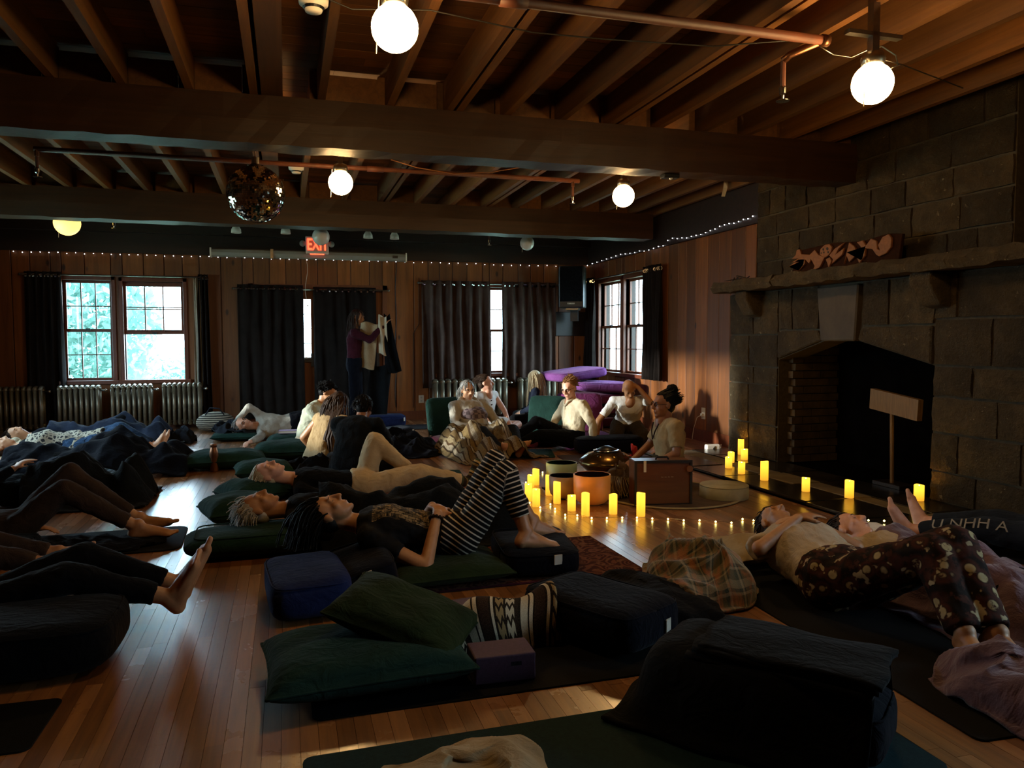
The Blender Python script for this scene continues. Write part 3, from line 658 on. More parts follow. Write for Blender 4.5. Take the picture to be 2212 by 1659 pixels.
# smoke detectors
for x, y, Z, lb in ((677, 3, 2.9, 'round white smoke detector at the top edge near the nearest globe'), (640, 363, 2.9, 'small round white smoke detector left of the second lit globe')):
    q = P(x, y, Z=Z); t_ = thing('smoke_detector', lb, 'detector', q); MB().lathe([(0, -.05), (.04, -.05), (.05, -.02), (.07, -.015), (.075, .03), (0, .03)], 20).build('body', 'whiteplastic', t_, True); MB().lathe([(.046, -.04), (.053, -.03), (.046, -.028)], 20).build('vent_ring', 'blackplastic', t_)
q = P(1447, 378, Z=2.595); t_ = thing('motion_sensor', 'flat black sensor box under the big beam', 'sensor', q); bevel(MB().box(-.07, .07, -.04, .04, -.03, .005).build('housing', 'blackplastic', t_), .008); MB().ball((0, -.02, -.03), .015, 10, 6).build('lens', 'globe_off', t_)
q = P(1568, 405, Y=7.6); t_ = thing('hanging_ribbon', 'short pale ribbon hanging from the ceiling near the chimney', 'ribbon', q); mk('ribbon', [(-.025, 0, .1), (.025, .01, .1), (.02, .0, 0), (-.02, .02, 0), (-.01, .0, -.1), (-.05, .01, -.1)], [(0, 1, 2, 3), (3, 2, 4, 5)], 'tagwhite', t_)
# sprinkler pipes and heads
def sprinkler(q, lb, top=.16):
    t_ = thing('sprinkler', lb, 'sprinkler', q); MB().tube([(0, 0, top), (0, 0, .02)], .014, 8).build('drop', 'copperpipe', t_); MB().lathe([(.012, .03), (.02, .02), (.018, -.01), (.01, -.02), (.008, -.04), (.035, -.045), (.035, -.05), (0, -.05)], 14).build('deflector', 'chrome', t_)
pp = thing('sprinkler_pipe', 'copper-brown sprinkler pipe overhead, nearer one ending by the right lamp', 'pipe', (0, 3.42, 2.78))
MB().tube([(-3.5, 0, 0), (2.68, 0, 0)], .024, 12).build('pipe_run', 'copperpipe', pp, True); MB().tube([(2.66, 0, 0), (2.7, .0, 0)], .03, 12).build('elbow', 'copper', pp, True); MB().tube([(2.67, 0, 0), (2.58, .14, -.03), (2.55, .16, -.06)], .02, 10).build('branch', 'copper', pp, True)
MB().tube([(.95, 0, 0), (1.08, 0, 0)], .03, 12).build('coupling', 'copperpipe', pp, True)
sprinkler((2.55, 3.58, 2.56), 'sprinkler head on the pipe drop left of the right-hand lamp')
pp = thing('sprinkler_pipe', 'copper-brown sprinkler pipe behind the big beam, above the mirror ball', 'pipe', (0, 7.3, 2.84))
MB().tube([(-1.97, 0, 0), (2.85, 0, 0)], .022, 12).build('pipe_run', 'copperpipe', pp, True); MB().tube([(.75, 0, 0), (.9, 0, 0)], .028, 12).build('coupling', 'copperpipe', pp, True); MB().tube([(2.78, 0, 0), (2.78, 0, -.06)], .02, 8).build('drop', 'copper', pp); MB().tube([(-1.95, 0, 0), (-1.95, 0, -.06)], .02, 8).build('drop', 'copper', pp)
sprinkler((2.78, 7.3, 2.66), 'sprinkler head at the right end of the pipe behind the big beam'); sprinkler((-1.95, 7.3, 2.66), 'sprinkler head at the far left end of the pipe behind the big beam')
for x, lb in ((246, 'small sprinkler head right of the dim yellow globe'), (1057, 'small sprinkler head left of the unlit right globe')):
    q = P(x, 485 if x < 500 else 522, Y=10.6); sprinkler(q, lb, ZC-q.z)
# loose wires
def cable(lb, pts, r=.004, m='wire', name='cable'):
    o = MB().tube(pts, r, 6).build(name, m, None, True); tag(o, lb, 'cable'); return o
cable('thin dark cable sagging across the joists by the nearest globe', [P(620, -40, Z=2.9), P(760, 20, Z=2.86), P(930, 22, Z=2.84), P(1150, 70, Z=2.84), P(1300, 84, Z=2.84), P(1540, 100, Z=2.86), P(1740, 85, Z=2.86)])
cable('pale cable looping from the pipe end to the right-hand lamp', [P(1770, 100, Z=2.76), P(1800, 118, Z=2.74), P(1840, 124, Z=2.74), P(1880, 105, Z=2.74), P(1905, 100, Z=2.76), P(1935, 120, Z=2.72), P(1940, 140, Z=2.7), P(1920, 150, Z=2.7), P(1908, 130, Z=2.72), P(1950, 140, Z=2.74), P(2080, 190, Z=2.78)], .004, 'steel')
cable('pale cable sagging below the joists right of the second lit globe', [P(845, 345, Z=2.9), P(900, 362, Z=2.8), P(980, 375, Z=2.76), P(1060, 372, Z=2.8), P(1122, 362, Z=2.9)], .005, 'signwood')
# mirror ball
q = P(553, 419, Y=6.6); t_ = thing('mirror_ball', 'large mirror ball hanging below the joists', 'mirror ball', q)
vs = []; fs = []; R_ = .228; NV = 44
for i in range(NV):
    a0, a1 = -PI/2+PI*i/NV+.003, -PI/2+PI*(i+1)/NV-.003; m = max(4, int(88*math.cos((a0+a1)/2)))
    for k in range(m):
        b0, b1 = 2*PI*k/m+.003/max(.2, math.cos(a0)), 2*PI*(k+1)/m-.003/max(.2, math.cos(a0)); jt = (rnd.uniform(-.0008, .0008), rnd.uniform(-.0008, .0008))
        n0 = len(vs)
        for a, b, s_ in ((a0, b0, 1), (a0, b1, -1), (a1, b1, -1), (a1, b0, 1)): r2 = R_+jt[0]*s_+jt[1]*(1 if a == a0 else -1); vs.append((r2*math.cos(a)*math.cos(b), r2*math.cos(a)*math.sin(b), r2*math.sin(a)))
        fs.append((n0, n0+1, n0+2, n0+3))
tag(mk('mirror_tiles', vs, fs, 'mirrortile', t_), kind='stuff')
MB().ball((0, 0, 0), R_-.004, 32, 20).build('core', 'gap', t_, True); MB().lathe([(.0, .3), (.03, .29), (.03, .24), (.05, .225)], 14).build('motor_cap', 'steel', t_); MB().tube([(0, 0, .28), (0, 0, 2.93-q.z)], .006, 6).build('chain', 'steel', t_)
# ---------------------------------------------------------------- exit sign, screen case, wall speaker
q = P(685, 530, Y=11.75); ex = thing('exit_sign', 'red lit EXIT sign with two emergency lamp heads', 'sign', q)
bevel(MB().box(-.165, .165, -.03, .04, -.125, .125).build('housing', 'whiteplastic', ex), .008); MB().box(-.13, .13, -.034, -.03, -.095, .1).build('face_panel', 'tagwhite', ex)
text_mesh('lettering', 'EXIT', .235, 'exit_red', ex, frame_m((.005, -.038, .0), (1, 0, 0), (0, 0, 1)), .003, .004, .62)
MB().box(-.1, .1, -.02, .03, -.135, -.125).build('down_light', 'exit_red', ex)
for s_ in (-1, 1): o = MB().lathe([(0, -.04), (.04, -.035), (.045, .0), (.03, .04), (0, .05)], 16, (s_*.205, 0, .02), (0, 1, 0)).build('lamp_head', 'greyplastic', ex, True)
MB().box(-.03, .03, -.02, .04, .125, 2.93-q.z).build('bracket', 'whiteplastic', ex)
a, b = P(457, 546, Y=11.9), P(875, 556, Y=11.9); sc_ = thing('projection_screen_case', 'long white projection screen case along the far wall', 'screen', ((a.x+b.x)/2, 11.9, (a.z+b.z)/2)); L = (b.x-a.x)/2
o = MB().tube([(-L, 0, 0), (L, 0, .0)], .062, 8).build('case', 'greyplastic', sc_); MB().box(-L-.02, -L, -.065, .08, -.065, .065).build('end_cap', 'whiteplastic', sc_); MB().box(L, L+.02, -.065, .08, -.065, .065).build('end_cap', 'whiteplastic', sc_); MB().box(-L*.42, -L*.39, -.068, .07, -.068, .068).build('strap', 'steel', sc_)
MB().box(L-.2, L-.12, -.066, -.06, -.02, .02).build('maker_plate', 'blackplastic', sc_)
cpts = [(L*-.06+.02*math.sin(k), -.05, -.05-.1*k) for k in range(8)]; MB().tube(cpts, .004, 5).build('pull_cord', 'tagwhite', sc_); MB().ball(cpts[-1], .012, 8, 6).build('cord_knob', 'tagwhite', sc_)
for s_ in (-1, 1): MB().tube([(s_*L*.98, .0, .05), (s_*L*.86, .05, .3)], .004, 5).build('hanging_wire', 'wire', sc_)
q = P(1237, 625, Y=11.55); ws = thing('wall_speaker', 'black loudspeaker mounted high in the far right corner', 'speaker', q, -.5)
bevel(MB().box(-.2, .2, -.17, .17, -.3, .36).build('cabinet', 'blackplastic', ws), .02); bevel(MB().box(-.18, .18, -.185, -.165, -.2, .34).build('grille', 'c_black', ws), .01); text_mesh('logo', 'YAMAHA', .032, 'tagwhite', ws, frame_m((0, -.189, -.235), (1, 0, 0), (0, 0, 1)), .002, .001, .9); MB().box(-.06, .06, .17, .3, -.5, .1).build('wall_bracket', 'blackplastic', ws); MB().box(-.1, .1, -.1, .2, -.33, -.3).build('shelf_plate', 'steel', ws)
bp = bevel(MB().box(-.3, .3, -.01, .01, -.2, .2).build('speaker_board', 'blackwood', None, loc=(P(1237, 700, Y=12.05).x, 12.06, P(1237, 700, Y=12.05).z)), .03, 3); tag(bp, 'dark rounded panel on the wall under the corner loudspeaker', 'panel')
# ---------------------------------------------------------------- curtains and rods
def curtain(lb, axis, pos, a0, a1, z0, z1, m, folds, amp=.04, grom=True, flare=0.0, sheer=0):
    nu, nz = folds*8, 14; ph = rnd.random()*6; L = a1-a0; vs = []
    t_ = thing('curtain', lb, 'curtain', ((a0+a1)/2, pos, z0) if axis == 'Y' else (pos, (a0+a1)/2, z0), 0, 'grommet curtains')
    for side in (0, 1):
        for j in range(nz+1):
            v = j/nz
            for i in range(nu+1):
                u = i/nu; x = (u-.5)*L*(1+flare*(1-v)); d = amp*math.sin(2*PI*folds*u+ph+.5*math.sin(3*v+ph))*(1+.35*math.sin(7*u+5*v))+.008*math.sin(23*u+9*v)+side*.004
                vs.append((x, d, v*(z1-z0)) if axis == 'Y' else (d, x, v*(z1-z0)))
    W_ = nu+1; off = (nz+1)*W_; fs = []
    for j in range(nz):
        for i in range(nu): a = j*W_+i; fs += [(a, a+1, a+W_+1, a+W_), (off+a, off+a+W_, off+a+W_+1, off+a+1)]
    for i in range(nu): fs += [(i, off+i, off+i+1, i+1), (nz*W_+i, nz*W_+i+1, off+nz*W_+i+1, off+nz*W_+i)]
    for j in range(nz): fs += [(j*W_, (j+1)*W_, off+(j+1)*W_, off+j*W_), (j*W_+nu, off+j*W_+nu, off+(j+1)*W_+nu, (j+1)*W_+nu)]
    mk('cloth', vs, fs, m, t_, True)
    if grom:
        for k in range(2*folds):
            u = (k+.5)/(2*folds); x = (u-.5)*L
            c = (x, -.005, z1-z0-.06) if axis == 'Y' else (-.005, x, z1-z0-.06)
            MB().lathe([(.018, -.012), (.028, -.012), (.028, .012), (.018, .012)], 10, c, (1, .35, 0) if axis == 'Y' else (.35, 1, 0), True).build('grommet', 'chrome', t_)
    return t_
def rod(lb, axis, pos, a0, a1, z):
    t_ = thing('curtain_rod', lb, 'rod', ((a0+a1)/2, pos, z) if axis == 'Y' else (pos, (a0+a1)/2, z)); L = (a1-a0)/2
    f_ = (lambda x, d, zz: (x, d, zz)) if axis == 'Y' else (lambda x, d, zz: (d, x, zz))
    MB().tube([f_(-L, 0, 0), f_(L, 0, 0)], .011, 8).build('bar', 'steel', t_)
    for s_ in (-1, 1): MB().ball(f_(s_*(L+.012), 0, 0), .018, 10, 6).build('finial', 'steel', t_); MB().tube([f_(s_*(L-.06), 0, 0), f_(s_*(L-.06), .09, 0)], .008, 6).build('bracket', 'steel', t_)
CY = YF-.13
def cx(px): return P(px, 620, Y=CY).x
rod('thin curtain rod above the pair of bright windows', 'Y', CY, cx(45), cx(442), 2.17)
rod('curtain rod over the double door', 'Y', CY, cx(505), cx(838), 2.02); rod('curtain rod over the far right windows', 'Y', CY, cx(905), cx(1205), 2.15)
curtain('dark curtain left of the bright pair of windows, by the corner', 'Y', CY, cx(52), cx(132), .16, 2.21, 'c_curtain', 5, flare=.1)
curtain('dark curtain bunched right of the bright pair of windows', 'Y', CY, cx(428), cx(450), .2, 2.21, 'c_curtain', 3, flare=.35)
curtain('pale sheer lining strip at the raised sash window edge', 'Y', CY+.02, cx(418), cx(431), .3, 2.18, 'c_sheer', 2, .01, False, .5)
curtain('dark curtain panel covering the left door leaf', 'Y', CY, cx(512), cx(655), .1, 2.08, 'c_curtain', 6, .025)
curtain('dark curtain panel behind the standing person', 'Y', CY, cx(676), cx(812), .1, 2.06, 'c_curtain', 5, .025)
curtain('brown curtain panel behind the person in pale hoodie', 'Y', CY, cx(910), cx(1058), .5, 2.19, 'c_browncurtain', 7, .04)
curtain('brown curtain panel behind the person in dark navy top', 'Y', CY, cx(1084), cx(1200), .5, 2.19, 'c_browncurtain', 6, .04)
rod('curtain rod above the right wall windows', 'X', XR-.13, 9.5, 11.95, 2.22)
curtain('dark curtain at the far edge of the right wall windows', 'X', XR-.13, 11.62, 11.92, .6, 2.26, 'c_curtain', 4)
curtain('dark curtain at the near edge of the right wall windows', 'X', XR-.13, P(1428, 700, X=XR-.13).y, P(1391, 700, X=XR-.13).y, .7, 2.26, 'c_curtain', 5, .035)
# ---------------------------------------------------------------- radiators
sec = MB()
for d in (-.07, 0, .07): sec.tube([(0, d, .05), (0, d, .58)], .019, 8)
sec.tube([(0, -.08, .57), (0, -.05, .6), (0, 0, .61), (0, .05, .6), (0, .08, .57)], .022, 8); sec.tube([(0, -.08, .07), (0, 0, .05), (0, .08, .07)], .022, 8); sec.tube([(-.026, 0, .57), (.026, 0, .57)], .024, 8); sec.tube([(-.026, 0, .09), (.026, 0, .09)], .024, 8)
secme = sec.build('section_tmp', 'radiator', None, True); SM = secme.data; bpy.data.objects.remove(secme)
def radiator(px0, px1, n, lb, Y=11.84, s=1.0):
    a, b = P(px0, 850, Y=Y).x, P(px1, 850, Y=Y).x; t_ = thing('radiator', lb, 'radiator', ((a+b)/2, Y, 0), 0, 'cast iron radiators along the far wall')
    for k in range(n):
        o = link('radiator_section', SM, t_, (a-(a+b)/2+(k+.5)*(b-a)/n, 0, .02)); o.scale = ((b-a)/n/.056, 1, s)
    MB().box(-(b-a)/2+.02, -(b-a)/2+.06, -.06, .06, 0, .06).box((b-a)/2-.06, (b-a)/2-.02, -.06, .06, 0, .06).build('foot', 'radiator', t_); MB().tube([((b-a)/2, -.0, .57), ((b-a)/2+.05, -.02, .57)], .014, 6).ball(((b-a)/2+.06, -.02, .57), .022, 8, 6).build('valve', 'steel', t_)
radiator(-4, 97, 8, 'cast iron radiator at the far left edge, left of the window'); radiator(124, 219, 8, 'cast iron radiator under the left bright window'); radiator(239, 331, 8, 'cast iron radiator under the gap between bright windows', s=1.01); radiator(350, 437, 8, 'cast iron radiator under the raised sash window, rightmost of four', s=1.02)
radiator(933, 1096, 12, 'bright-lit cast iron radiator behind the white dress', s=1.0); radiator(1118, 1200, 7, 'cast iron radiator behind the person in dark navy top', s=1.0)
# ---------------------------------------------------------------- string lights
BM = MB().ball((0, 0, 0), .0062, 8, 6).build('bulb_tmp', 'bulb_white'); BMw = BM.data; bpy.data.objects.remove(BM)
BM = MB().ball((0, 0, 0), .0062, 8, 6).build('bulb_tmp', 'bulb_warm'); BMy = BM.data; bpy.data.objects.remove(BM)
def lights(lb, pts, me, wr=.002, wire='wire', grp=None):
    t_ = thing('string_lights', lb, 'string lights', pts[0], 0, grp); p0 = Vector(pts[0]); loc = [Vector(p)-p0 for p in pts]
    MB().tube([p+Vector((0, 0, .004)) for p in loc], wr, 4).build('wire', wire, t_)
    for p in loc: link('bulb', me, t_, p)
n = 62; lights('row of tiny white lights along the top of the far wall', [P(29+(1201-29)*k/(n-1), 543.5+(575-543.5)*k/(n-1)+rnd.uniform(-1.2, 1.2), Y=YF-.06) for k in range(n)], BMw)
n = 36; RL = [(1269, 573), (1300, 564), (1340, 551), (1398, 540), (1432, 531), (1447, 516), (1478, 514), (1520, 504), (1560, 488), (1590, 480), (1626, 468)]
def interp(t_):
    x = 1269+(1626-1269)*t_
    for (a, b), (c, d) in zip(RL, RL[1:]):
        if x <= c: return x, b+(d-b)*(x-a)/(c-a)
    return RL[-1]
lights('row of tiny white lights along the top of the right wall', [P(*(lambda z: (z[0], z[1]+rnd.uniform(-1.5, 1.5)))(interp(k/(n-1))), X=XR-.06) for k in range(n)], BMw)
FL = [(1265, 1004), (1172, 1020), (1136, 1042), (1128, 1065), (1123, 1072), (1144, 1086), (1167, 1096), (1189, 1089), (1199, 1099), (1221, 1112), (1247, 1113), (1278, 1119), (1311, 1119), (1344, 1118), (1376, 1118), (1409, 1120), (1443, 1121), (1477, 1124), (1511, 1124), (1546, 1127), (1580, 1129), (1604, 1121), (1628, 1124), (1680, 1124), (1720, 1125), (1760, 1124)]
lights('warm fairy lights strung along the floor in front of the candles', [P(x, y, Z=.01) for x, y in FL], BMy, .0012, 'steel')
lights('warm fairy lights on the hearth beyond the reclining people', [P(x, y, Z=.045) for x, y in ((1800, 1122), (1876, 1124), (1910, 1125), (1945, 1127), (1980, 1126), (2030, 1128), (2085, 1112))], BMy, .0012, 'steel')
# wall outlet and cord
q = P(1520, 893, X=XR-.022); t_ = thing('wall_outlet', 'white wall outlet with a plugged cord on the right wall', 'outlet', q); bevel(MB().box(-.006, .0, -.045, .045, -.07, .07).build('cover_plate', 'whiteplastic', t_), .002); MB().box(-.035, -.006, -.02, .02, -.035, .0).build('plug', 'whiteplastic', t_); MB().tube([(-.03, 0, -.02), (-.06, .05, -.05), (-.05, .15, -.2), (-.04, .2, -q.z+.01)], .004, 6).build('cord', 'whiteplastic', t_)
q = P(910, 862, Y=YF-.022); t_ = thing('wall_outlet', 'pale wall outlet left of the right radiators', 'outlet', q); MB().box(-.04, .04, -.008, 0, -.06, .06).build('cover_plate', 'tagwhite', t_); MB().box(-.015, .015, -.012, -.008, .01, .04).box(-.015, .015, -.012, -.008, -.04, -.01).build('socket', 'greyplastic', t_)
MBc = cable('dark cable running down the pine wall left of the brown curtain', [(P(855, y_, Y=YF-.03).x+.01*math.sin(y_), YF-.03, P(855, y_, Y=YF-.03).z) for y_ in range(560, 900, 20)], .006)
MBc = cable('second dark cable hanging beside the brown curtain', [(P(905-12*(y_ > 700), y_, Y=YF-.03).x, YF-.03, P(905, y_, Y=YF-.03).z) for y_ in range(600, 900, 20)], .005)

# ---------------------------------------------------------------- soft things
def noise2(x, y, s, seed=0):
    return np.sin(x*s+1.3*np.sin(y*s*.7+seed)+seed*1.7)*np.cos(y*s*.9+1.1*np.sin(x*s*.6+seed*2.1)+seed)
def grid_mesh(name, X, Y, Z, m, parent, thick=.01, uvscale=None, smooth=True):
    """closed sheet from three 2d arrays (local metres)"""
    ny, nx = X.shape; top = np.stack([X, Y, Z], -1).reshape(-1, 3)
    bot = top.copy(); bot[:, 2] = np.maximum(bot[:, 2]-thick, .001) if thick > 0 else bot[:, 2]
    vs = np.concatenate([top, bot]); o = nx*ny; fs = []
    idx = np.arange(nx*ny).reshape(ny, nx)
    a, b, c, d = idx[:-1, :-1].ravel(), idx[:-1, 1:].ravel(), idx[1:, 1:].ravel(), idx[1:, :-1].ravel()
    fs = [tuple(q) for q in np.stack([a, b, c, d], 1).tolist()]+[tuple(q) for q in (np.stack([d, c, b, a], 1)+o).tolist()]
    ring = list(idx[0, :])+list(idx[1:, -1])+list(idx[-1, -2::-1])+list(idx[-2:0:-1, 0])
    for i in range(len(ring)): p, q = int(ring[i]), int(ring[(i+1) % len(ring)]); fs.append((q, p, p+o, q+o))
    ob = mk(name, vs.tolist(), fs, m, parent, smooth)
    me = ob.data; uv = me.uv_layers.new(name='UVMap'); li = np.zeros(len(me.loops), int); me.loops.foreach_get('vertex_index', li)
    U, V = np.meshgrid(np.linspace(0, 1, nx), np.linspace(0, 1, ny)); us = uvscale or (1, 1)
    uvp = np.stack([U.ravel()*us[0], V.ravel()*us[1]], 1); uvp = np.concatenate([uvp, uvp]); uv.data.foreach_set('uv', uvp[li].ravel())
    return ob
def drape(name, caps, u0, u1, v0, v1, m, parent, slope=1.1, res=.02, fold=.012, seed=0, floor=.012, pad=.015, edge=.04, fs=9, smooth_it=3, slack=.0, uvs=None):
    """cloth lying over capsule bodies; all in the local frame of parent"""
    nu, nv = int((u1-u0)/res)+1, int((v1-v0)/res)+1
    U, V = np.meshgrid(np.linspace(u0, u1, nu), np.linspace(v0, v1, nv)); H = np.full(U.shape, floor)
    for (p, q, r0, r1) in caps:
        p, q = np.array(p, float), np.array(q, float); n = max(2, int(np.linalg.norm(q-p)/.02))
        for t_ in np.linspace(0, 1, n):
            c = p+(q-p)*t_; r = r0+(r1-r0)*t_+pad; d2 = r*r-(U-c[0])**2-(V-c[1])**2
            H = np.where(d2 > 0, np.maximum(H, c[2]+np.sqrt(np.maximum(d2, 0))), H)
    du, dv = (u1-u0)/(nu-1), (v1-v0)/(nv-1)
    for _ in range(int(.5/res)):
        G = H.copy()
        G[:, 1:] = np.maximum(G[:, 1:], H[:, :-1]-slope*du); G[:, :-1] = np.maximum(G[:, :-1], H[:, 1:]-slope*du)
        G[1:] = np.maximum(G[1:], H[:-1]-slope*dv); G[:-1] = np.maximum(G[:-1], H[1:]-slope*dv)
        dd = slope*math.hypot(du, dv)
        G[1:, 1:] = np.maximum(G[1:, 1:], H[:-1, :-1]-dd); G[:-1, :-1] = np.maximum(G[:-1, :-1], H[1:, 1:]-dd); G[1:, :-1] = np.maximum(G[1:, :-1], H[:-1, 1:]-dd); G[:-1, 1:] = np.maximum(G[:-1, 1:], H[1:, :-1]-dd)
        H = np.maximum(G, floor)
    for _ in range(smooth_it):
        Hp = np.pad(H, 1, 'edge'); H = np.maximum((Hp[1:-1, :-2]+Hp[1:-1, 2:]+Hp[:-2, 1:-1]+Hp[2:, 1:-1]+2*H)/6, floor)
    k = np.clip((H-floor)/.08, .25, 1)
    f = fold*(1-np.abs(noise2(U, V, fs, seed)))**2*2+fold*.6*noise2(U*1.3+V*.5, V, fs*2.3, seed+3)+fold*.4*noise2(U, V, fs*4, seed+5)
    H = np.maximum(H+f*k, floor)
    U2 = U+edge*noise2(U*.3, V, 7, seed+1)*.6+.01*noise2(U, V, 17, seed+7); V2 = V+edge*noise2(U, V*.3, 6, seed+2)*.7+.01*noise2(U, V, 15, seed+9)
    return grid_mesh(name, U2, V2, H, m, parent, .009, uvs or ((u1-u0), (v1-v0)))
def crumple(name, lb, cat, c, rx, ry, h, m, seed, rz=0, fs=14, zb=.0, uvs=(1.2, 1.2), n=70, rough=.5, part='cloth', power=.75):
    t_ = thing(name, lb, cat, c, rz); a = np.linspace(-1, 1, n); U, V = np.meshgrid(a, a)
    r = np.sqrt(U**2+V**2-(U*V)**2*.5)/(1+.13*noise2(U, V, 3, seed)); dome = np.clip(1-r**2.2, 0, 1)**power
    X = rx*U*(1+.1*noise2(U, V, 3.1, seed+1)); Y = ry*V*(1+.1*noise2(V, U, 2.7, seed+2))
    rid = (1-np.abs(noise2(X, Y, fs, seed)))**2+.6*(1-np.abs(noise2(X+Y*.6, Y, fs*1.9, seed+4)))**2
    Z = zb+.008+h*dome*(1-rough+rough*rid/1.3)+.012*rid*(1-dome)*(r < 1.25)
    ed = np.clip(1.15-np.maximum(np.abs(U), np.abs(V)), 0, 1); X = X+.03*noise2(U, V, 8, seed+6)*ed; Y = Y+.03*noise2(V, U, 7, seed+8)*ed; sq = 1/np.maximum(1, np.sqrt(U**2+V**2)**.8); X = X*sq; Y = Y*sq
    Z = np.maximum(Z, zb+.008)
    keep = 1.0
    grid_mesh(part, X, Y, Z, m, t_, .01, uvs); return t_
def superq(sx, sy, sz, n1=5.0, n2=2.6, res=10, sag=0.0):
    """boxy cushion: superellipsoid over a cube grid, base at z=0"""
    vs = {}; fs = []; V_ = []
    def key(p):
        k = tuple(round(c, 5) for c in p)
        if k not in vs:
            x, y, z = p; t_ = ((abs(x)**n1+abs(y)**n1)**(n2/n1)+abs(z)**n2)**(-1/n2)
            vs[k] = len(V_); V_.append((x*t_*sx/2, y*t_*sy/2, (z*t_+1)*sz/2))
        return vs[k]
    for ax in range(3):
        for s_ in (-1, 1):
            for i in range(res):
                for j in range(res):
                    q = []
                    for (di, dj) in ((0, 0), (1, 0), (1, 1), (0, 1)):
                        a, b = math.tan((-1+2*(i+di)/res)*PI/4), math.tan((-1+2*(j+dj)/res)*PI/4)
                        p = [0, 0, 0]; p[ax] = s_; p[(ax+1) % 3] = a; p[(ax+2) % 3] = b; q.append(key(p))
                    fs.append(tuple(q) if s_ > 0 else tuple(q[::-1]))
    return V_, fs
def cushion(lb, c, sx, sy, sz, m, rz=0, tag_at=None, tilt=None, kind='bolster', group=None, n1=7.0, n2=4.2, dent=0.02):
    """boxy buckwheat bolster with piping seam and a sewn tag"""
    t_ = thing('meditation_cushion', lb, 'cushion', c, rz, group)
    if tilt: t_.rotation_euler = (tilt[0], tilt[1], rz)
    V_, fs = superq(sx, sy, sz, n1, n2, 12); sd = rnd.random()*9
    V_ = [(x*(1+.015*math.sin(9*y+sd)), y*(1+.015*math.sin(8*x+sd)), z-dent*(z/sz)*math.cos(3*x/sx+sd*.1)*(.5+.5*math.sin(4*y+sd))*(1 if z > sz*.6 else 0)) for x, y, z in V_]
    cv = mk('cover', V_, fs, m, t_, True)
    pts = []
    for k in range(41):
        a = 2*PI*k/40; ca, sa = math.cos(a), math.sin(a); r = (abs(ca)**n1+abs(sa)**n1)**(-1/n1); zz = .82; rr = (1-abs(zz*2-1)**n2)**(1/n2)
        pts.append((ca*r*rr*sx/2*1.004, sa*r*rr*sy/2*1.004, sz*zz))
    MB().tube(pts, .0045, 5).build('piping', m, cv, True)
    if tag_at:
        x, y, z, nz = tag_at; d = Vector((x, y, 0)).normalized() if (x or y) else Vector((0, -1, 0))
        mbx = MB(); w_ = Vector((-d.y, d.x, 0))*.022; p = Vector((x, y, z))
        mbx.prism([p-w_, p+w_, p+w_+Vector((0, 0, .05)), p-w_+Vector((0, 0, .05))], d*.006); mbx.build('label_tag', 'tagwhite', cv)
    return t_
def pillow(lb, c, sx, sy, h, m, rz=0, tilt=None, group=None, part='cover', strap=True):
    t_ = thing('floor_pillow', lb, 'pillow', c, rz, group)
    if tilt: t_.rotation_euler = (tilt[0], tilt[1], rz)
    n = 17; a = np.linspace(-1, 1, n); a = np.sign(a)*(1-(1-np.abs(a))**1.5); U, V = np.meshgrid(a, a); sd = rnd.random()*9
    k = np.clip((1-np.abs(U)**3.2)*(1-np.abs(V)**3.2), 0, 1)**.42
    X = sx/2*U*(1-.05*(1-np.abs(V)**2)*np.abs(U)); Y = sy/2*V*(1-.05*(1-np.abs(U)**2)*np.abs(V))
    wr = .012*noise2(U, V, 5, sd)*k
    T = h/2*(1+.0*U)+h/2*k+wr; B = h/2-h/2*k*.9
    vs = np.concatenate([np.stack([X, Y, T], -1).reshape(-1, 3), np.stack([X, Y, B], -1).reshape(-1, 3)]); o = n*n; fs = []
    for j in range(n-1):
        for i in range(n-1): p = j*n+i; fs += [(p, p+1, p+n+1, p+n), (o+p, o+p+n, o+p+n+1, o+p+1)]
    ring = [i for i in range(n)]+[j*n+n-1 for j in range(1, n)]+[(n-1)*n+i for i in range(n-2, -1, -1)]+[j*n for j in range(n-2, 0, -1)]
    for i in range(len(ring)): p, q = ring[i], ring[(i+1) % len(ring)]; fs.append((q, p, p+o, q+o))
    cv = mk(part, vs.tolist(), fs, m, t_, True)
    MB().tube([Vector(vs[i]) for i in ring]+[Vector(vs[ring[0]])], .005, 5).build('seam', m, cv, True)
    return t_
def mat_(lb, c, sx, sy, m, rz=0, th=.006, round_=.03, curl=False):
    t_ = thing('yoga_mat', lb, 'mat', c, rz)
    pts = []
    for (x, y, a0) in ((sx/2-round_, sy/2-round_, 0), (-sx/2+round_, sy/2-round_, 90), (-sx/2+round_, -sy/2+round_, 180), (sx/2-round_, -sy/2+round_, 270)):
        for k in range(5): a = math.radians(a0+k*22.5); pts.append((x+round_*math.cos(a), y+round_*math.sin(a), 0))
    MB().prism(pts, (0, 0, th)).build('sheet', m, t_); 
    MB().tube([Vector(p)+Vector((0, 0, th*.5)) for p in pts+[pts[0]]], th*.52, 5).build('edge_band', m, t_)
    return t_
F0 = lambda x, y, z=0: P(x, y, Z=z)
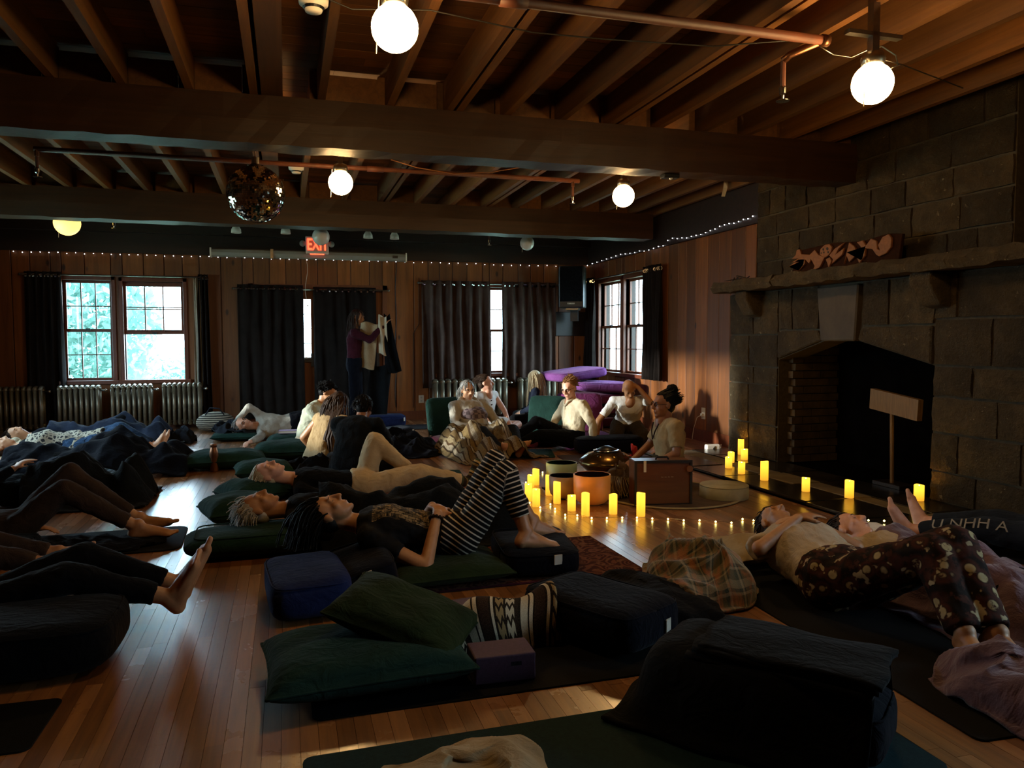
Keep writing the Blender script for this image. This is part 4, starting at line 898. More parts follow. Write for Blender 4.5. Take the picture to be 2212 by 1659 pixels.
# mats and rug
mat_('dark mat under the green pillows and foam blocks in the foreground', (.95, 2.87, 0), 1.78, .64, 'mat_black', .01)
mat_('dark green mat at the bottom edge of the view', (.93, 2.02, 0), 1.8, .62, 'mat_teal', .015)
mat_('black mat under the person in patterned trousers', (2.42, 2.75, 0), .68, 1.9, 'mat_black', -.04)
mat_('dark mat poking in at the bottom left corner', (-1.65, 2.8, 0), 1.75, .36, 'mat_black', -.02)
mat_('dark rounded mat under the brown-trousered legs', (-1.52, 5.2, 0), 1.75, .62, 'mat_black', .04, .008, .08)
mat_('green mat under the person with the tan woven blanket', (2.3, 8.1, 0), 1.05, .62, 'mat_green', -.25)
mat_('plum mat in front of the cream-bloused person', (3.35, 7.45, 0), 1.2, .55, 'mat_plum', -.1)
mat_('dark green mat in front of the seated trio', (1.0, 6.95, 0), 1.1, .6, 'mat_green', -.1)
mat_('navy mat by the far wall below the outlet', (1.95, 11.0, 0), 1.3, .6, 'c_darknavy', 0)
mat_('black mat under the person whose bare feet point to the hearth', (4.35, 2.95, 0), .66, 1.7, 'mat_black', .35)
mat_('dark mat under the person with the dark blanket', (.55, 4.95, 0), 1.8, .62, 'mat_green', .03)
rg = thing('rug', 'rust patterned runner rug under the striped trousers person', 'rug', (.93, 4.08, 0), .02)
o = MB().box(-.9, .9, -.38, .38, 0, .009).build('pile', 'rug', rg); MB().tube([(-.9, -.38, .006), (.9, -.38, .006), (.9, .38, .006), (-.9, .38, .006), (-.9, -.38, .006)], .006, 5).build('border', 'c_winered', rg)
# foreground cushions
cushion('large dark bolster with white tag in the foreground centre', (1.26, 2.98, .007), .6, .4, .2, 'c_darknavy', math.radians(-62), (.302, .06, .07, 0))
pillow('green pillow lying flat at the foreground left', (.26, 2.81, .007), .72, .5, .17, 'c_green', .06, group='green pillows')
pillow('green pillow tilted on top of another pillow in the foreground', (.4, 2.9, .13), .52, .38, .15, 'c_olive', -.5, (.1, .3), 'green pillows')
for k, (lb, c, rz) in enumerate((('purple foam block in front of the woven blanket', (.745, 2.70, .007), -.03), ('purple foam block behind the woven blanket', (.7, 3.2, .007), .12))):
    t_ = thing('foam_block', lb, 'foam block', c, rz); o = bevel(MB().box(-.1145, .1145, -.076, .076, 0, .102).build('block', 'foam', t_), .006, 2); MB().box(.02, .06, -.0765, -.076, .06, .075).build('stamp', 'c_dkgrey', t_)
# woven blanket bundle between the blocks
t_ = thing('woven_blanket', 'black and cream woven striped blanket rolled on the foreground mat', 'blanket', (.74, 2.98, .007), .05)
nu, nv = 60, 40; uu = np.linspace(0, 1, nu); vv = np.linspace(0, 1, nv); U, V = np.meshgrid(uu, vv); ang = (V*1.25-.12)*PI
R2 = .1*(1+.12*np.sin(6*U+1)+.1*np.sin(11*U+4*V)); X = (U-.5)*.6+.02*np.sin(8*V+U*4); Y = -np.cos(ang)*R2*1.15+.015*np.sin(9*U); Z = np.maximum(.01, np.sin(ang)*R2*1.85*(1-.35*np.exp(-((U-.33)/.07)**2))+.02)
grid_mesh('roll', X, Y, Z, 'serape', t_, .012, (1.0, .55))
for s_, sx_ in ((-1, .4), (1, .35)):
    R3 = .06*(1+.1*np.sin(9*U)); grid_mesh('rolled_end', (U-.5)*.14+s_*.26+.01*np.sin(9*V), -np.cos(ang)*R3*1.3+.03*s_, np.maximum(.01, np.sin(ang)*R3*1.9+.01), 'serape', t_, .012, (.5, .5))
# olive blanket beside the big bolster; black folded blanket over a bolster in front
crumple('folded_blanket', 'dark olive blanket folded beside the large bolster', 'blanket', (1.62, 3.2, .007), .2, .36, .11, 'c_black', 4, .35, 7, n=40, rough=.25, power=.35)
cushion('dark bolster under the black folded blanket at bottom right', (1.47, 2.05, .007), .68, .3, .2, 'c_darknavy', math.radians(-50))
def stack(lb, c, sx, sy, layers, th, m, rz, name='folded_blanket', cat='blanket', sagx=0.0, over=.0, zc=0):
    t_ = thing(name, lb, cat, c, rz)
    for k in range(layers):
        n = 26; U, V = np.meshgrid(np.linspace(-1, 1, n), np.linspace(-1, 1, n)); e = np.clip(1-np.maximum(np.abs(U), np.abs(V))**8, 0, 1)
        Z = (k+1)*th-.3*th*(1-e)-over*(np.abs(V)**3)*1.0-sagx*np.abs(U)**3+.006*noise2(U, V, 4, k+2)+.004*noise2(U, V, 9, k)
        s_ = 1-.012*k+.02*math.sin(k*2.3)
        grid_mesh('fold', U*sx/2*s_+.01*noise2(U, V, 2, k), V*sy/2*s_+.012*noise2(V, U, 2, k+1), np.maximum(Z, .006 if not over else -zc+.01), m, t_, 0 if over else th*.8)
    return t_
t_ = thing('folded_blanket', 'black wool blanket folded over a bolster at bottom right', 'blanket', (1.48, 2.1, .007), math.radians(-50))
drape('draped_layer', [((-.28, y_, .12), (.28, y_, .12), .11, .11) for y_ in (-.1, -.03, .04, .1)], -.47, .33, -.29, .27, 'c_charcoal', t_, 3.4, fold=.008, seed=12, edge=.02, fs=6, smooth_it=2)
for k in range(3):
    n_ = 24; U, V = np.meshgrid(np.linspace(-1, 1, n_), np.linspace(-1, 1, n_))
    grid_mesh('folded_layer', U*.27+.06+.012*k+.012*noise2(U, V, 3, k), V*(.17-.006*k)+.01*noise2(V, U, 3, k), .252+.016*k-.012*np.abs(V)**4+.006*noise2(U, V, 3, k+1)-.05*np.clip(U-.6, 0, 1)**2, 'c_charcoal', t_, .012)
crumple('beige_cloth', 'crumpled beige cloth at the bottom edge of the view', 'cloth', (.45, 2.0, .007), .27, .2, .09, 'c_beige', 11, 0, 9, n=60, rough=.45)
crumple('fleece_blanket', 'green and brown plaid fleece blanket heaped beside the resting person', 'blanket', (2.0, 3.43, .006), .27, .42, .25, 'plaid', 21, -.25, 8, n=90, rough=.42, power=.6)
# cushions under the striped trousers person
cushion('blue bolster under the head of the striped trousers person', (.07, 3.72, 0), .36, .56, .2, 'c_navy', .1, None)
cushion('dark blue bolster leaning under the shoulders of the striped trousers person', (.36, 3.86, .03), .3, .56, .17, 'c_darknavy', .05, (.0, -.285, .1, 0), (0, -.22))
pillow('dark green pillow under the hips of the striped trousers person', (.78, 3.92, .009), .62, .5, .12, 'c_olive', .05)
cushion('dark blue bolster under the bare feet of the striped trousers person', (1.3, 4.02, .009), .42, .62, .15, 'c_darknavy', -.12, (.07, -.312, .08, 0))
# green pillows of the middle rows
cushion('flat green cushion under the head of the blanket-covered person in black', (-.2, 4.78, 0), .78, .46, .16, 'c_green', .03, n2=2.4)
pillow('green pillow with pointed corner behind the flat green cushion', (-.32, 5.58, 0), .5, .42, .2, 'c_green', .3)
pillow('dark green pillow left of the shoulders of the beige trousers person', (-.28, 6.15, 0), .42, .4, .2, 'c_green', .5)
pillow('green pillow under the head of the beige trousers person', (-.05, 6.45, 0), .55, .42, .17, 'c_green', .1)
pillow('green pillow between the copper bottle and the beige trousers person', (-.22, 7.3, 0), .5, .42, .17, 'c_green', .1)
pillow('flat green pillow right behind the copper bottle', (-.6, 8.05, 0), .78, .5, .18, 'c_green', .08)
pillow('green pillow nearest the three seated people', (-.02, 8.45, 0), .66, .5, .2, 'c_green', .0)
pillow('green pillow carrying the book', (.08, 9.15, 0), .62, .45, .2, 'c_green', .05)
bk = thing('book', 'pale paperback book lying on a green pillow', 'book', (.0, 9.13, .2), -.1); MB().box(-.1, .1, -.075, .075, 0, .004).box(-.1, .1, -.075, .075, .026, .03).box(-.1, -.096, -.075, .075, 0, .03).build('cover', 'c_lavender', bk); MB().box(-.095, .096, -.072, .072, .004, .026).build('pages', 'paper', bk)
bt = thing('water_bottle', 'copper water bottle standing on the floor', 'bottle', (-.686, 7.84, 0)); MB().lathe([(0, 0), (.036, 0), (.041, .008), (.041, .17), (.041, .19), (.034, .212), (.03, .225), (.03, .236)], 24).build('body', 'copper', bt, True); MB().lathe([(.0, .268), (.028, .268), (.031, .264), (.031, .234), (.0, .232)], 20).build('cap', 'copper', bt, True)
# things by the far wall
cushion('violet-blue bolster by the far wall under the coat', (1.3, 11.1, 0), .68, .34, .2, 'c_navy', 0, (.3, -.16, .1, 0)); cushion('blue bolster behind the seated person in dark shirt', (1.18, 9.4, 0), .6, .4, .2, 'c_bluegrey', .2, (.25, -.19, .12, 0))
crumple('dark_blanket', 'heap of dark blankets right of the seated person in dark shirt', 'blanket', (1.15, 8.5, 0), .5, .5, .26, 'c_darknavy', 31, 0, 9, n=60, rough=.5)
crumple('dark_blanket', 'dark blanket heap in front of the seated pair', 'blanket', (.25, 7.3, 0), .34, .3, .2, 'c_black', 35, 0, 11, n=60, rough=.55)
crumple('backpack_heap', 'dark rumpled jackets under the head of the person with an arm overhead', 'clothes', (-.62, 10.3, .1), .28, .24, .16, 'c_dkgrey', 41, 0, 15, n=50, rough=.6); pillow('green pillow under the rumpled jackets', (-.62, 10.25, 0), .6, .45, .12, 'c_green', 0)
sb = thing('striped_bag', 'striped woven bag slumped beside the radiator', 'bag', (P(468, 930, Z=0).x, 11.3, 0)); V_, fs = superq(.5, .34, .28, 3, 2.2, 10); mk('bag_body', [(x, y, z*(1-.25*abs(x))) for x, y, z in V_], fs, 'stripebag', sb, True); MB().tube([(-.12, -.1, .24), (-.06, -.12, .34), (.06, -.12, .33), (.12, -.1, .24)], .008, 6).build('handle', 'c_dkgrey', sb, True)
crumple('shoulder_bag', 'dark bag beside the bare feet below the radiators', 'bag', (-1.25, 10.2, 0), .16, .16, .2, 'c_dkgrey', 44, 0, 13, n=36, rough=.4)
# right back: cushions stacked, floor chairs
pst = P(1290, 830, Y=10.4)
for k, (x, y, z, rz, ty, m, lb) in enumerate(((4.2, 10.35, .0, .1, 0, 'c_winered', 'wine floor cushion at the bottom of the stack'), (4.25, 10.4, .17, -.05, 0, 'c_winered', 'wine floor cushion second from the bottom of the stack'), (4.2, 10.3, .34, .15, 0, 'c_plum', 'plum floor cushion in the middle of the stack'), (4.3, 10.2, .51, -.1, .05, 'c_violet', 'violet floor cushion on the stack under the topmost one'), (4.0, 10.45, .68, .2, -.1, 'c_violet', 'topmost violet cushion tilted on the stack by the window'))):
    cushion(lb, (x, y, z), .8, .7, .16, m, rz, None, (0, ty), group='stacked floor cushions', n1=8)
def floor_chair(lb, c, rz, m1, m2, h=.5):
    t_ = thing('floor_chair', lb, 'chair', c, rz)
    V_, fs = superq(.52, .52, .1, 8, 3, 8); mk('seat_cushion', V_, fs, m1, t_, True)
    V_, fs = superq(.5, h, .09, 8, 3, 8); A = Matrix.Rotation(math.radians(78), 3, 'X'); mk('backrest', [tuple(A @ Vector((x, y+h/2, z-.045))+Vector((0, .24, .07))) for x, y, z in V_], fs, m2, t_, True)
    MB().tube([(-.24, -.2, .03), (-.24, .24, .03), (-.24, .35, .5)], .012, 6).build('frame_side', 'steel', t_); MB().tube([(.24, -.2, .03), (.24, .24, .03), (.24, .35, .5)], .012, 6).build('frame_side', 'steel', t_); return t_
floor_chair('green and wine backjack floor chair left of the cream blouse', (2.93, 8.75, 0), math.radians(-35), 'c_winered', 'c_green'); floor_chair('plum backjack floor chair behind the cream blouse', (3.62, 8.95, 0), math.radians(-10), 'c_plum', 'c_plum', .5)
floor_chair('green and wine backjack floor chair behind the person in pale hoodie', (1.95, 9.1, 0), math.radians(12), 'c_winered', 'c_green', .48)
cushion('dark navy round-edged bolster beside the cream blouse person', (3.42, 7.85, 0), .78, .34, .2, 'c_darknavy', -.05, n1=3.5)
crumple('pink_cloth', 'pink cloth bunched by the crossed bare feet', 'cloth', (2.72, 8.55, 0), .11, .09, .15, 'c_pink', 51, 0, 22, n=30); crumple('pink_cloth', 'pink cloth under the green chair beside the pale hoodie', 'cloth', (1.72, 8.55, 0), .12, .1, .08, 'c_pink', 52, 0, 22, n=30)
cup = thing('drinking_glass', 'small glass on the floor by the right radiators', 'glass', (P(924, 895, Z=0).x, 11.2, 0)); MB().lathe([(0, 0), (.035, 0), (.038, .01), (.04, .12), (.036, .12), (.034, .012), (0, .012)], 16).build('glass_wall', 'whiteplastic', cup, True); MB().lathe([(0, .013), (.033, .013), (.034, .06), (0, .06)], 16).build('drink', 'copper', cup, True)
# ---------------------------------------------------------------- sound instruments
def bowl(lb, px, py, d, h, m, mi):
    q = P(px, py, Z=0); t_ = thing('singing_bowl', lb, 'singing bowl', (q.x, q.y+d*.3, 0), 0, 'crystal singing bowls'); r = d/2
    MB().lathe([(0, 0), (r*.45, .0), (r*.72, h*.06), (r*.92, h*.2), (r*.985, h*.4), (r, h*.99), (r-.004, h), (r-.009, h*.99)], 48).build('outer_wall', m, t_, True)
    MB().lathe([(r-.009, h*.99), (r*.975-.012, h*.4), (r*.9-.012, h*.22), (r*.7, h*.09), (r*.45, h*.04), (0, .012)], 48).build('inner_wall', mi, t_, True)
    MB().lathe([(r*.4, -.0), (r*.52, .0), (r*.52, .012), (r*.4, .012)], 32).build('rubber_ring', 'blackplastic', t_)
bowl('orange crystal singing bowl with red inside, largest in front', 1288, 1093, .285, .23, 'bowl_orange', 'bowl_orange_in')
bowl('indigo-rimmed singing bowl between the orange and green bowls', 1227, 1079, .25, .18, 'bowl_indigo', 'bowl_indigo_in'); bowl('green-lined singing bowl at the back', 1220, 1049, .27, .19, 'bowl_green', 'bowl_green_in')
q = P(1335, 1040, Z=0); hp = thing('handpan', 'bronze handpan with ring of light around its dome on a stand', 'handpan', (q.x, q.y+.25, 0))
MB().lathe([(0, .25), (.05, .252), (.09, .245), (.11, .24), (.2, .2), (.255, .155), (.265, .135), (.255, .12), (.18, .05), (.08, .02), (0, .015)], 48).build('shell', 'handpan', hp, True); MB().lathe([(.0, .285), (.03, .283), (.06, .27), (.085, .255), (.09, .243)], 32).build('ding_dome', 'blackplastic', hp, True); MB().lathe([(.085, .25), (.125, .243), (.125, .247), (.085, .254)], 40, closed=True).build('reflection_ring', 'pan_reflection', hp, True)  # bright ring modelled in place of the window's reflection around the dome
for k in range(8):
    a = 2*PI*k/8; MB().ball((.185*math.cos(a), .185*math.sin(a), .2), (.034, .026, .009), 12, 6, Matrix.Rotation(a, 3, 'Z') @ Matrix.Rotation(.65, 3, 'Y')).build('note_dimple', 'handpan', hp, True)
q = P(1371, 1094, Z=0); q2 = P(1493, 1091, Z=0); ang = math.atan2(q2.y-q.y, q2.x-q.x); sw = (q2-q).length
su = thing('wooden_instrument_case', 'upright dark wooden harmonium case with pale tag and edge frame', 'case', ((q.x+q2.x)/2, (q.y+q2.y)/2, 0), ang)
bevel(MB().box(-sw/2, sw/2, 0, .18, 0, .34).build('body', 'casewood', su), .008); f = MB()
for b_ in ((-sw/2-.004, sw/2+.004, -.012, .01, .325, .345), (-sw/2-.004, sw/2+.004, -.012, .01, -.0, .018), (-sw/2-.004, -sw/2+.014, -.012, .01, .018, .325), (sw/2-.014, sw/2+.004, -.012, .01, .018, .325)): f.box(*b_)
f.build('edge_frame', 'blackwood', su); MB().box(-.05, .1, -.002, .0, .19, .25).build('inlay_panel', 'casewood', su); text_mesh('lettering', '~ ~ ~ ~', .03, 'tagwhite', su, frame_m((.03, -.004, .22), (1, 0, 0), (0, 0, 1)), .001); MB().box(-.155, -.135, -.016, -.012, .26, .345).build('hanging_tag', 'tagwhite', su); MB().lathe([(0, 0), (.025, 0), (.025, .006), (0, .006)], 16, (sw/2-.02, -.014, .28), (0, -1, 0)).build('corner_disc', 'signwood', su); MB().tube([(-.04, .07, .34), (-.03, .07, .36), (.05, .07, .36), (.06, .07, .34)], .008, 6).build('handle', 'blackwood', su)
q = P(1582, 1081, Z=0); dm_ = thing('frame_drum', 'pale round frame drum lying flat near the hearth', 'drum', (q.x, q.y+.12, 0)); MB().lathe([(0, .0), (.185, .0), (.19, .01), (.19, .095), (.18, .1)], 48).build('shell', 'drumskin', dm_, True); MB().lathe([(.19, .098), (.186, .106), (0, .108)], 48).build('drumhead', 'drumskin', dm_, True)
cm = thing('round_floor_mat', 'round woven mat under the case and drum', 'mat', (2.95, 5.55, 0)); MB().lathe([(0, 0), (.55, 0), (.56, .006), (.55, .01), (0, .01)], 48).build('disc', 'c_fringe', cm, True); MB().lathe([(.545, .004), (.57, .004), (.57, .014), (.545, .014)], 48, closed=True).build('braided_rim', 'c_beige', cm, True)
q = P(1365, 1060, Z=0); shw = crumple('fringed_shawl', 'brown fringed shawl draped by the case', 'shawl', (2.52, 5.62, 0), .18, .18, .27, 'c_fringe', 61, 0, 16, n=44, rough=.4)
for k in range(22): x = -.1+.012*k; MB().tube([(x-.05, -.13, .2-.002*k), (x-.05+.02*math.sin(k), -.18, .1), (x-.05+.03*math.cos(k*2), -.2, .02+.03*rnd.random())], .002, 4).build('fringe_thread', 'c_beige', shw)
crumple('red_cloth', 'small red cloth behind the wooden case', 'cloth', (3.02, 6.35, .0), .07, .07, .3, 'c_red', 63, 0, 20, n=24)
zb_ = thing('zebra_cloth', 'black and white striped cloth under the handpan', 'cloth', (2.35, 5.85, 0)); MB().box(-.3, .3, -.25, .25, 0, .008).build('cloth', 'zebra', zb_); MB().box(-.3, -.28, -.25, .25, 0, .01).box(.28, .3, -.25, .25, 0, .01).build('hem', 'c_black', zb_)
ml = thing('bowl_mallet', 'dark mallet standing between the handpan and the bowls', 'mallet', (P(1293, 1035, Z=0).x, P(1293, 1035, Z=0).y, 0)); MB().lathe([(0, 0), (.022, 0), (.024, .05), (.024, .13), (0, .135)], 16).build('head', 'blackplastic', ml, True); MB().tube([(0, 0, .13), (.0, .01, .2)], .009, 8).build('handle', 'signwood', ml)
q = P(1543, 976, Z=0); ps = thing('portable_speaker', 'small white portable speaker with round d logo on the floor', 'speaker', (q.x, q.y+.04, 0), -.1); bevel(MB().box(-.085, .085, -.035, .035, .004, .08).build('body', 'whiteplastic', ps), .018, 4); text_mesh('logo', 'd', .05, 'blackplastic', ps, frame_m((.005, -.0365, .04), (1, 0, 0), (0, 0, 1)), .001, .002); MB().tube([(.08, 0, .06), (.12, .03, .07), (.13, .06, .03), (.1, .1, .01)], .004, 6).build('strap', 'whiteplastic', ps)
# candles
CN = [(1160, 1049, 35, 15), (1149, 1054, 27, 15), (1144, 1084, 38, 16), (1161, 1096, 39, 17), (1189, 1071, 44, 16), (1206, 1089, 47, 16), (1238, 1105, 34, 18), (1268, 1117, 51, 18), (1328, 1112, 43, 18), (1388.5, 1117, 51, 19), (1604, 982.6, 33, 13), (1612, 993.7, 23, 15), (1583, 1000, 23, 14), (1578, 1012, 24, 15), (1606, 1024.7, 26, 15), (1656, 1038.6, 41, 17), (1746, 1063, 30, 17), (1841, 1077, 38, 19), (1993, 1083, 34, 21), (2098, 1088, 36, 22)]
CL = ['lit pillar candle furthest back in the left cluster', 'lit pillar candle second back in the left cluster', 'lit pillar candle leftmost in the left cluster', 'tilted lit pillar candle at the front of the left cluster', 'tall lit pillar candle in front of the green bowl', 'tall lit pillar candle in front of the indigo bowl', 'short lit pillar candle left of the orange bowl', 'tall lit pillar candle in front of the left side of the orange bowl', 'lit pillar candle at the right side of the orange bowl', 'tall lit pillar candle in front of the wooden case', 'tallest lit candle against the stone pier', 'lit candle standing right beside the stone pier', 'lit candle at the back left of the hearth group', 'leftmost short lit candle on the hearth', 'squat lit candle at the front of the hearth group', 'tall lit candle alone right of the hearth group', 'short lit candle on the hearth left of the opening', 'lit candle in front of the fireplace opening', 'lit candle behind the nearer bare foot', 'lit candle rightmost on the hearth by the tumbler']
def candle(px, py, h, wd, lb):
    z0 = .03 if px > 1560 else 0; q = P(px, py, Z=z0); dc = (q-Vector((0, 0, CAMZ))).dot(_f); r = wd*dc/FPX/2; H = h*dc/FPX*1.0
    t_ = thing('pillar_candle', lb, 'candle', (q.x, q.y+r, z0), rnd.random()*6, 'glowing flameless pillar candles'); n = 20; vs = []
    for (rr, zz) in ((0, 0), (r*.97, 0), (r, .004), (r, H*.5), (r, H*.93)):
        for k in range(n): vs.append((rr*math.cos(2*PI*k/n), rr*math.sin(2*PI*k/n), zz))
    for (rr, zz, am) in ((r*.98, H, .06), (r*.82, H*.985, .06), (r*.66, H*.88, 0), (0, H*.86, 0)):
        for k in range(n): vs.append((rr*math.cos(2*PI*k/n), rr*math.sin(2*PI*k/n), zz+am*H*.5*math.sin(2*2*PI*k/n+1)*.6))
    fs = [(i*n+k, i*n+(k+1) % n, (i+1)*n+(k+1) % n, (i+1)*n+k) for i in range(8) for k in range(n)]
    mk('wax', vs, fs, 'candle', t_, True); MB().lathe([(0, 0), (.004, .0), (.006, .006), (.003, .012), (0, .015)], 8, (0, 0, H*.86)).build('flame_tip', 'flame', t_)
for a, lb in zip(CN, CL): candle(*a, lb)
# tumbler at the right edge
q = P(2185, 1105, Z=.03); tb = thing('tumbler', 'grey steel tumbler with straw at the right edge', 'tumbler', (q.x, q.y, .03)); MB().lathe([(0, 0), (.034, 0), (.036, .06), (.046, .09), (.047, .17), (.045, .175)], 28).build('body', 'steel', tb, True); MB().lathe([(.048, .17), (.048, .185), (.03, .19), (0, .19)], 28).build('lid', 'whiteplastic', tb, True); MB().tube([(0, .01, .18), (.005, .01, .25)], .004, 8).build('straw', 'greyplastic', tb); MB().tube([(.045, 0, .15), (.085, 0, .14), (.085, 0, .09), (.045, 0, .085)], .008, 8).build('handle', 'steel', tb); MB().box(-.02, .02, -.05, -.046, .1, .15).build('printed_band', 'blackplastic', tb)
t_ = thing('white_case', 'small white case beside the tumbler', 'case', (q.x-.12, q.y-.02, .03)); bevel(MB().box(-.05, .05, -.03, .03, 0, .04).build('shell', 'whiteplastic', t_), .012, 3); MB().box(-.035, .035, -.031, -.03, .018, .022).build('seam', 'blackplastic', t_)

# ---------------------------------------------------------------- people
BAKE = []
def cap_mesh(mb, p0, p1, r0, r1, n=12, flat0=False, flat1=False):
    p0, p1 = Vector(p0), Vector(p1); t_ = (p1-p0); L = t_.length
    if L < 1e-5: mb.ball(p0, r0, n, 8); return
    t_ /= L; a = t_.orthogonal().normalized(); b = t_.cross(a); rings = []
    if flat0: rings.append((p0, r0))
    else: rings += [(p0-t_*r0*math.cos(k*PI/8), r0*math.sin(k*PI/8)) for k in (1, 2, 3)]+[(p0, r0)]
    if flat1: rings.append((p1, r1))
    else: rings += [(p1, r1)]+[(p1+t_*r1*math.cos(k*PI/8), r1*math.sin(k*PI/8)) for k in (3, 2, 1)]
    vs = [c+(a*math.cos(2*PI*k/n)+b*math.sin(2*PI*k/n))*r for c, r in rings for k in range(n)]; m = len(rings)
    fs = [(i*n+k, i*n+(k+1) % n, (i+1)*n+(k+1) % n, (i+1)*n+k) for i in range(m-1) for k in range(n)]+[tuple(range(n))[::-1], tuple(range((m-1)*n, m*n))]
    mb.add(vs, fs)
def loft(mb, pts, lat, rad, n=20):
    pts = [Vector(p) for p in pts]; m = len(pts); vs = []
    for i, p in enumerate(pts):
        t_ = (pts[min(i+1, m-1)]-pts[max(i-1, 0)]).normalized(); l = Vector(lat[i] if isinstance(lat, list) else lat); l = (l-t_*l.dot(t_)).normalized(); d = t_.cross(l)
        for k in range(n):
            c, s_ = math.cos(2*PI*k/n), math.sin(2*PI*k/n); e = .85
            vs.append(p+l*(rad[i][0]*math.copysign(abs(c)**e, c))+d*(rad[i][1]*math.copysign(abs(s_)**e, s_)))
    fs = [(i*n+k, i*n+(k+1) % n, (i+1)*n+(k+1) % n, (i+1)*n+k) for i in range(m-1) for k in range(n)]+[tuple(range(n))[::-1], tuple(range((m-1)*n, m*n))]
    mb.add(vs, fs)
def soft(name, mb, m, parent, vox, smooth=4, disp=0, dscale=.12, segs=None, seed=0):
    o = mk(name, mb.v, mb.f, m, parent)
    r = o.modifiers.new('r', 'REMESH'); r.mode = 'VOXEL'; r.voxel_size = vox; r.use_smooth_shade = True
    if smooth: s_ = o.modifiers.new('s', 'SMOOTH'); s_.iterations = smooth; s_.factor = .5
    if disp:
        tx = bpy.data.textures.get('cloth_folds_%g' % dscale) or bpy.data.textures.new('cloth_folds_%g' % dscale, 'CLOUDS'); tx.noise_scale = dscale; tx.noise_depth = 2
        d = o.modifiers.new('d', 'DISPLACE'); d.texture = tx; d.strength = disp; d.mid_level = .5; d.texture_coords = 'LOCAL'
    BAKE.append((o, segs)); return o
def lerp(a, b, t_): return Vector(a)*(1-t_)+Vector(b)*t_
def hand(mb, wr, d, nrm, curl=.5, s=1.0, side=1, thumb=1.0):
    """palm and five fingers; d finger direction, nrm palm normal (fingers curl towards it)"""
    wr, d = Vector(wr), Vector(d).normalized(); nrm = Vector(nrm); nrm = (nrm-d*nrm.dot(d)).normalized(); sd = d.cross(nrm)*side
    c = wr+d*.05*s
    M3 = Matrix((sd, d, nrm)).transposed(); mb.ball(c, (.042*s, .055*s, .018*s), 12, 8, M3)
    for k, (off, L) in enumerate(((-.029, .068), (-.0105, .08), (.0085, .076), (.027, .06))):
        p = wr+d*(.092*s)+sd*off*s; ang = 0; dirn = d.copy()
        for j, f_ in enumerate((.45, .32, .25)):
            ang = curl*(.7+.5*j); dirn = (d*math.cos(ang)+nrm*math.sin(ang)).normalized(); q = p+dirn*L*f_*s
            cap_mesh(mb, p, q, (.0088-.0009*j)*s, (.008-.0009*j)*s, 8); p = q
    p = wr+d*.025*s-sd*.03*s; q = p+(d*.6-sd*.55*thumb+nrm*.25).normalized()*.04*s; cap_mesh(mb, p, q, .013*s, .0105*s, 8); cap_mesh(mb, q, q+(d*.9-sd*.1+nrm*.35).normalized()*.034*s, .0105*s, .008*s, 8)
def foot(mb, an, toe, up, s=1.0, side=1):
    an, toe, up = Vector(an), Vector(toe), Vector(up); d = (toe-an); L = d.length; d.normalize(); up = (up-d*up.dot(d)).normalized(); sd = d.cross(up)*side
    heel = an-up*.035*s-d*.03*s; ball_ = an+d*(L*.72)-up*.045*s
    cap_mesh(mb, heel, an+up*.02*s, .038*s, .038*s, 10); cap_mesh(mb, heel+d*.02, ball_, .034*s, .03*s, 10); cap_mesh(mb, an+d*.02-up*.005, ball_+up*.004-sd*.012*s, .033*s, .022*s, 10); cap_mesh(mb, an+d*.01-up*.02, ball_+sd*.02*s, .03*s, .02*s, 10)
    for k in range(5):
        o_ = (-.03+.0155*k)*s; l = (.046, .044, .041, .036, .03)[k]*s; r = (.0145, .0105, .01, .0095, .009)[k]*s
        p = ball_+sd*o_+d*(.008-.004*k)*s-up*.004*s; cap_mesh(mb, p, p+d*l+up*.002, r*1.05, r, 8)
HEAD = [('b', (0, -.012, .03), (.074, .093, .083)), ('b', (0, .026, -.028), (.06, .06, .086)), ('b', (0, .034, -.072), (.046, .046, .04)), ('b', (0, .066, -.099), (.021, .018, .016)),
        ('c', (0, .09, .014), (0, .109, -.028), .0075, .0115), ('b', (.0115, .094, -.034), (.0085, .0095, .0075)), ('b', (-.0115, .094, -.034), (.0085, .0095, .0075)), ('c', (-.034, .077, .023), (.034, .077, .023), .0115, .0115),
        ('b', (.038, .06, -.024), (.022, .02, .022)), ('b', (-.038, .06, -.024), (.022, .02, .022)), ('c', (-.017, .083, -.058), (.017, .083, -.058), .007, .007), ('c', (-.014, .082, -.068), (.014, .082, -.068), .008, .008),
        ('b', (.031, .071, .003), (.0145, .0115, .0115)), ('b', (-.031, .071, .003), (.0145, .0115, .0115)), ('b', (.076, -.008, -.006), (.009, .019, .031)), ('b', (-.076, -.008, -.006), (.009, .019, .031))]
def head_frame(c, face, crown, s=1.0):
    f_ = Vector(face).normalized(); u = Vector(crown); u = (u-f_*u.dot(f_)).normalized(); x = f_.cross(u)
    return Matrix(((x.x*s, f_.x*s, u.x*s, c[0]), (x.y*s, f_.y*s, u.y*s, c[1]), (x.z*s, f_.z*s, u.z*s, c[2]), (0, 0, 0, 1)))
def add_head(mb, M4):
    M3 = M4.to_3x3()
    for h in HEAD:
        if h[0] == 'b': mb.ball(M4 @ Vector(h[1]), h[2], 18, 12, M3)
        else: s_ = M3.col[0].length; cap_mesh(mb, M4 @ Vector(h[1]), M4 @ Vector(h[2]), h[3]*s_, h[4]*s_, 10)
